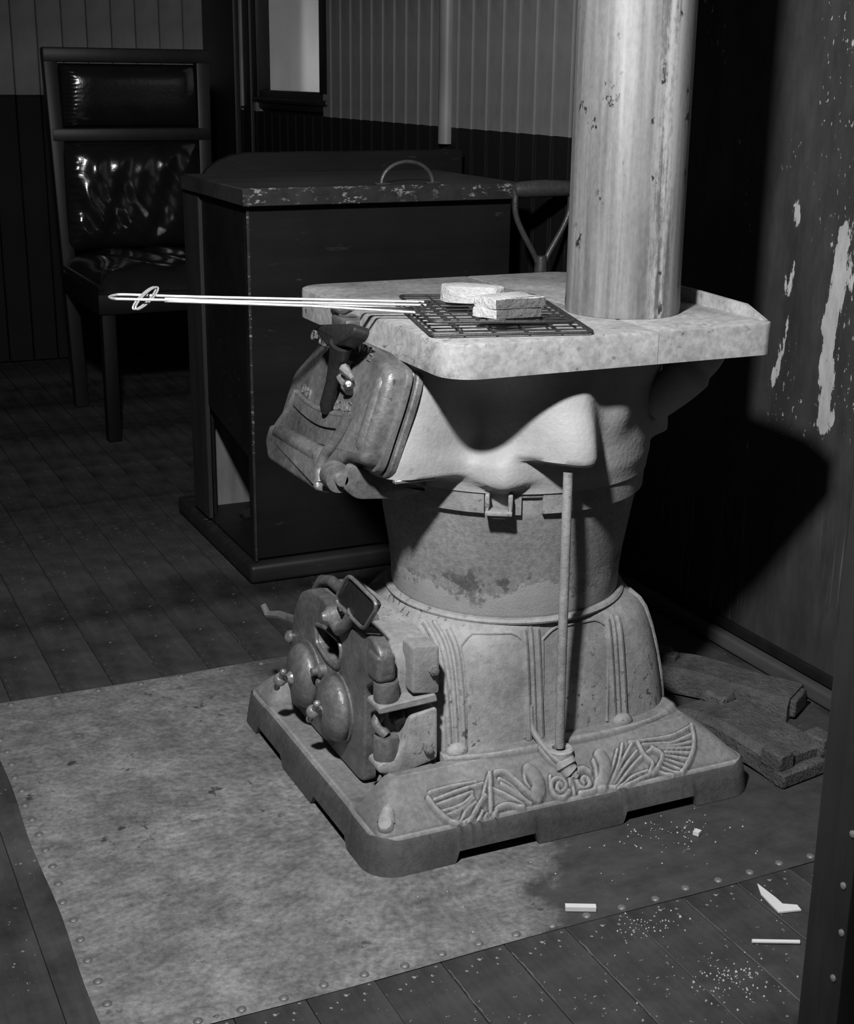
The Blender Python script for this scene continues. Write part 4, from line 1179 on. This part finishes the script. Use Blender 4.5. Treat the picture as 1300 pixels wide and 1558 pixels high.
# ================================================================ coal shovel
sv = thing('coal_shovel', (0.857, 1.13, 0), 'iron coal shovel with D-shaped grip standing upright beside the bin, behind the stovepipe', 'shovel')
SY = 1.12
MB().tube([(0.787, SY, 0.812), (0.80, SY, 0.812), (0.857, SY, 0.813), (0.915, SY, 0.812), (0.927, SY, 0.812)], [0.012, 0.0165, 0.0185, 0.0165, 0.012], 16).build('grip', 'shovel', sv)
for s in (-1, 1):
    MB().tube(spline([(0.857+s*0.066, SY, 0.812), (0.857+s*0.066, SY, 0.768), (0.857+s*0.052, SY, 0.732), (0.857+s*0.020, SY, 0.680), (0.857+s*0.007, SY, 0.655)], 6), 0.0062, 10).build('yoke_arm', 'shovel', sv)
MB().tube([(0.857, SY, 0.672), (0.857, SY, 0.64), (0.857, SY+0.005, 0.25)], [0.012, 0.0145, 0.0145], 14).build('shaft', 'shovel', sv)
v, f = grid(lambda a, b: (0.857+(a-0.5)*0.2*(0.85+0.15*b), SY+0.012+0.03*(2*a-1)**2*(-1), 0.002+0.27*(1-b)), 12, 8)
m = MB().add(v, f).add([(p[0], p[1]+0.003, p[2]) for p in v], [tuple(reversed(q)) for q in f])
m.build('blade', 'shovel', sv)

# ================================================================ leather chair
YC = 3.0
ch = thing('leather_chair', (0.45, YC, 0), 'wooden-framed chair with glossy black leather back and seat near the end wall', 'chair')
def post(xb, xt): return MB().tube([(xb, YC+0.0, 0.0), (xb, YC, 0.45), (xt, YC, 1.09)], 0.001)
def bar(lo, hi, b=0.006): return MB().box(lo, hi, b, 2)
for s in (0, 1):
    x = 0.176 if s == 0 else 0.650
    b = MB().box((-0.0, -0.02, 0), (0.042, 0.025, 1.105), 0.005, 2)
    b.v = [(x+p[0]+(0.036*(1-p[2]/1.105)*(1 if s == 0 else 0.0)), YC+p[1], p[2]) for p in b.v]
    b.build('back_post', 'chair_wood', ch)
bar((0.176, YC-0.022, 1.065), (0.692, YC+0.02, 1.108)).build('top_rail', 'chair_wood', ch)
bar((0.19, YC-0.022, 0.832), (0.692, YC+0.02, 0.872)).build('mid_rail', 'chair_wood', ch)
def cushion(x0, x1, z0, z1, y, bulge, wr_, seed):
    rs = random.Random(seed); ph = [(rs.uniform(0, 6), rs.uniform(18, 40), rs.uniform(-20, 20)) for _ in range(6)]
    def fn(a, b):
        e = (1-abs(2*a-1)**5)*(1-abs(2*b-1)**4)
        w = sum(math.sin(p+a*k+b*q+1.5*math.sin(b*5+p)) for p, k, q in ph)*wr_*e if wr_ else 0
        tuft = 0.0018*math.sin(b*95)*math.exp(-((a-0.06)/0.03)**2)
        return (x0+(x1-x0)*a, y-bulge*(e**0.5)-w-tuft, z0+(z1-z0)*b)
    return grid(fn, 64, 56)
MB().add(*cushion(0.222, 0.650, 0.875, 1.062, YC-0.004, 0.045, 0.0, 2)).build('head_cushion', 'leather', ch, angle=80)
MB().add(*cushion(0.214, 0.652, 0.50, 0.835, YC+0.0, 0.07, 0.0020, 5)).build('back_cushion', 'leather', ch, angle=80)
def seat_fn(a, b):
    e = (1-abs(2*a-1)**6)*(1-abs(2*b-1)**8)
    return (0.20+0.47*a, YC-0.52+0.52*b, 0.435+0.075*e**0.5+0.006*math.sin(a*21+b*9)*e)
MB().add(*grid(seat_fn, 40, 40)).build('seat_cushion', 'leather', ch, angle=80)
pp = [(0.203, YC-0.52+0.52*k/20, 0.452) for k in range(21)]
MB().tube(pp, 0.007, 8).build('seat_piping', 'leather', ch)
bar((0.195, YC-0.52, 0.375), (0.675, YC-0.02, 0.434), 0.004).build('seat_frame', 'chair_shade', ch)
lg = None
for x in (0.205, 0.63):
    o = MB().box((x, YC-0.51, 0), (x+0.04, YC-0.47, 0.38), 0.004, 2).build('leg', 'chair_shade', ch)
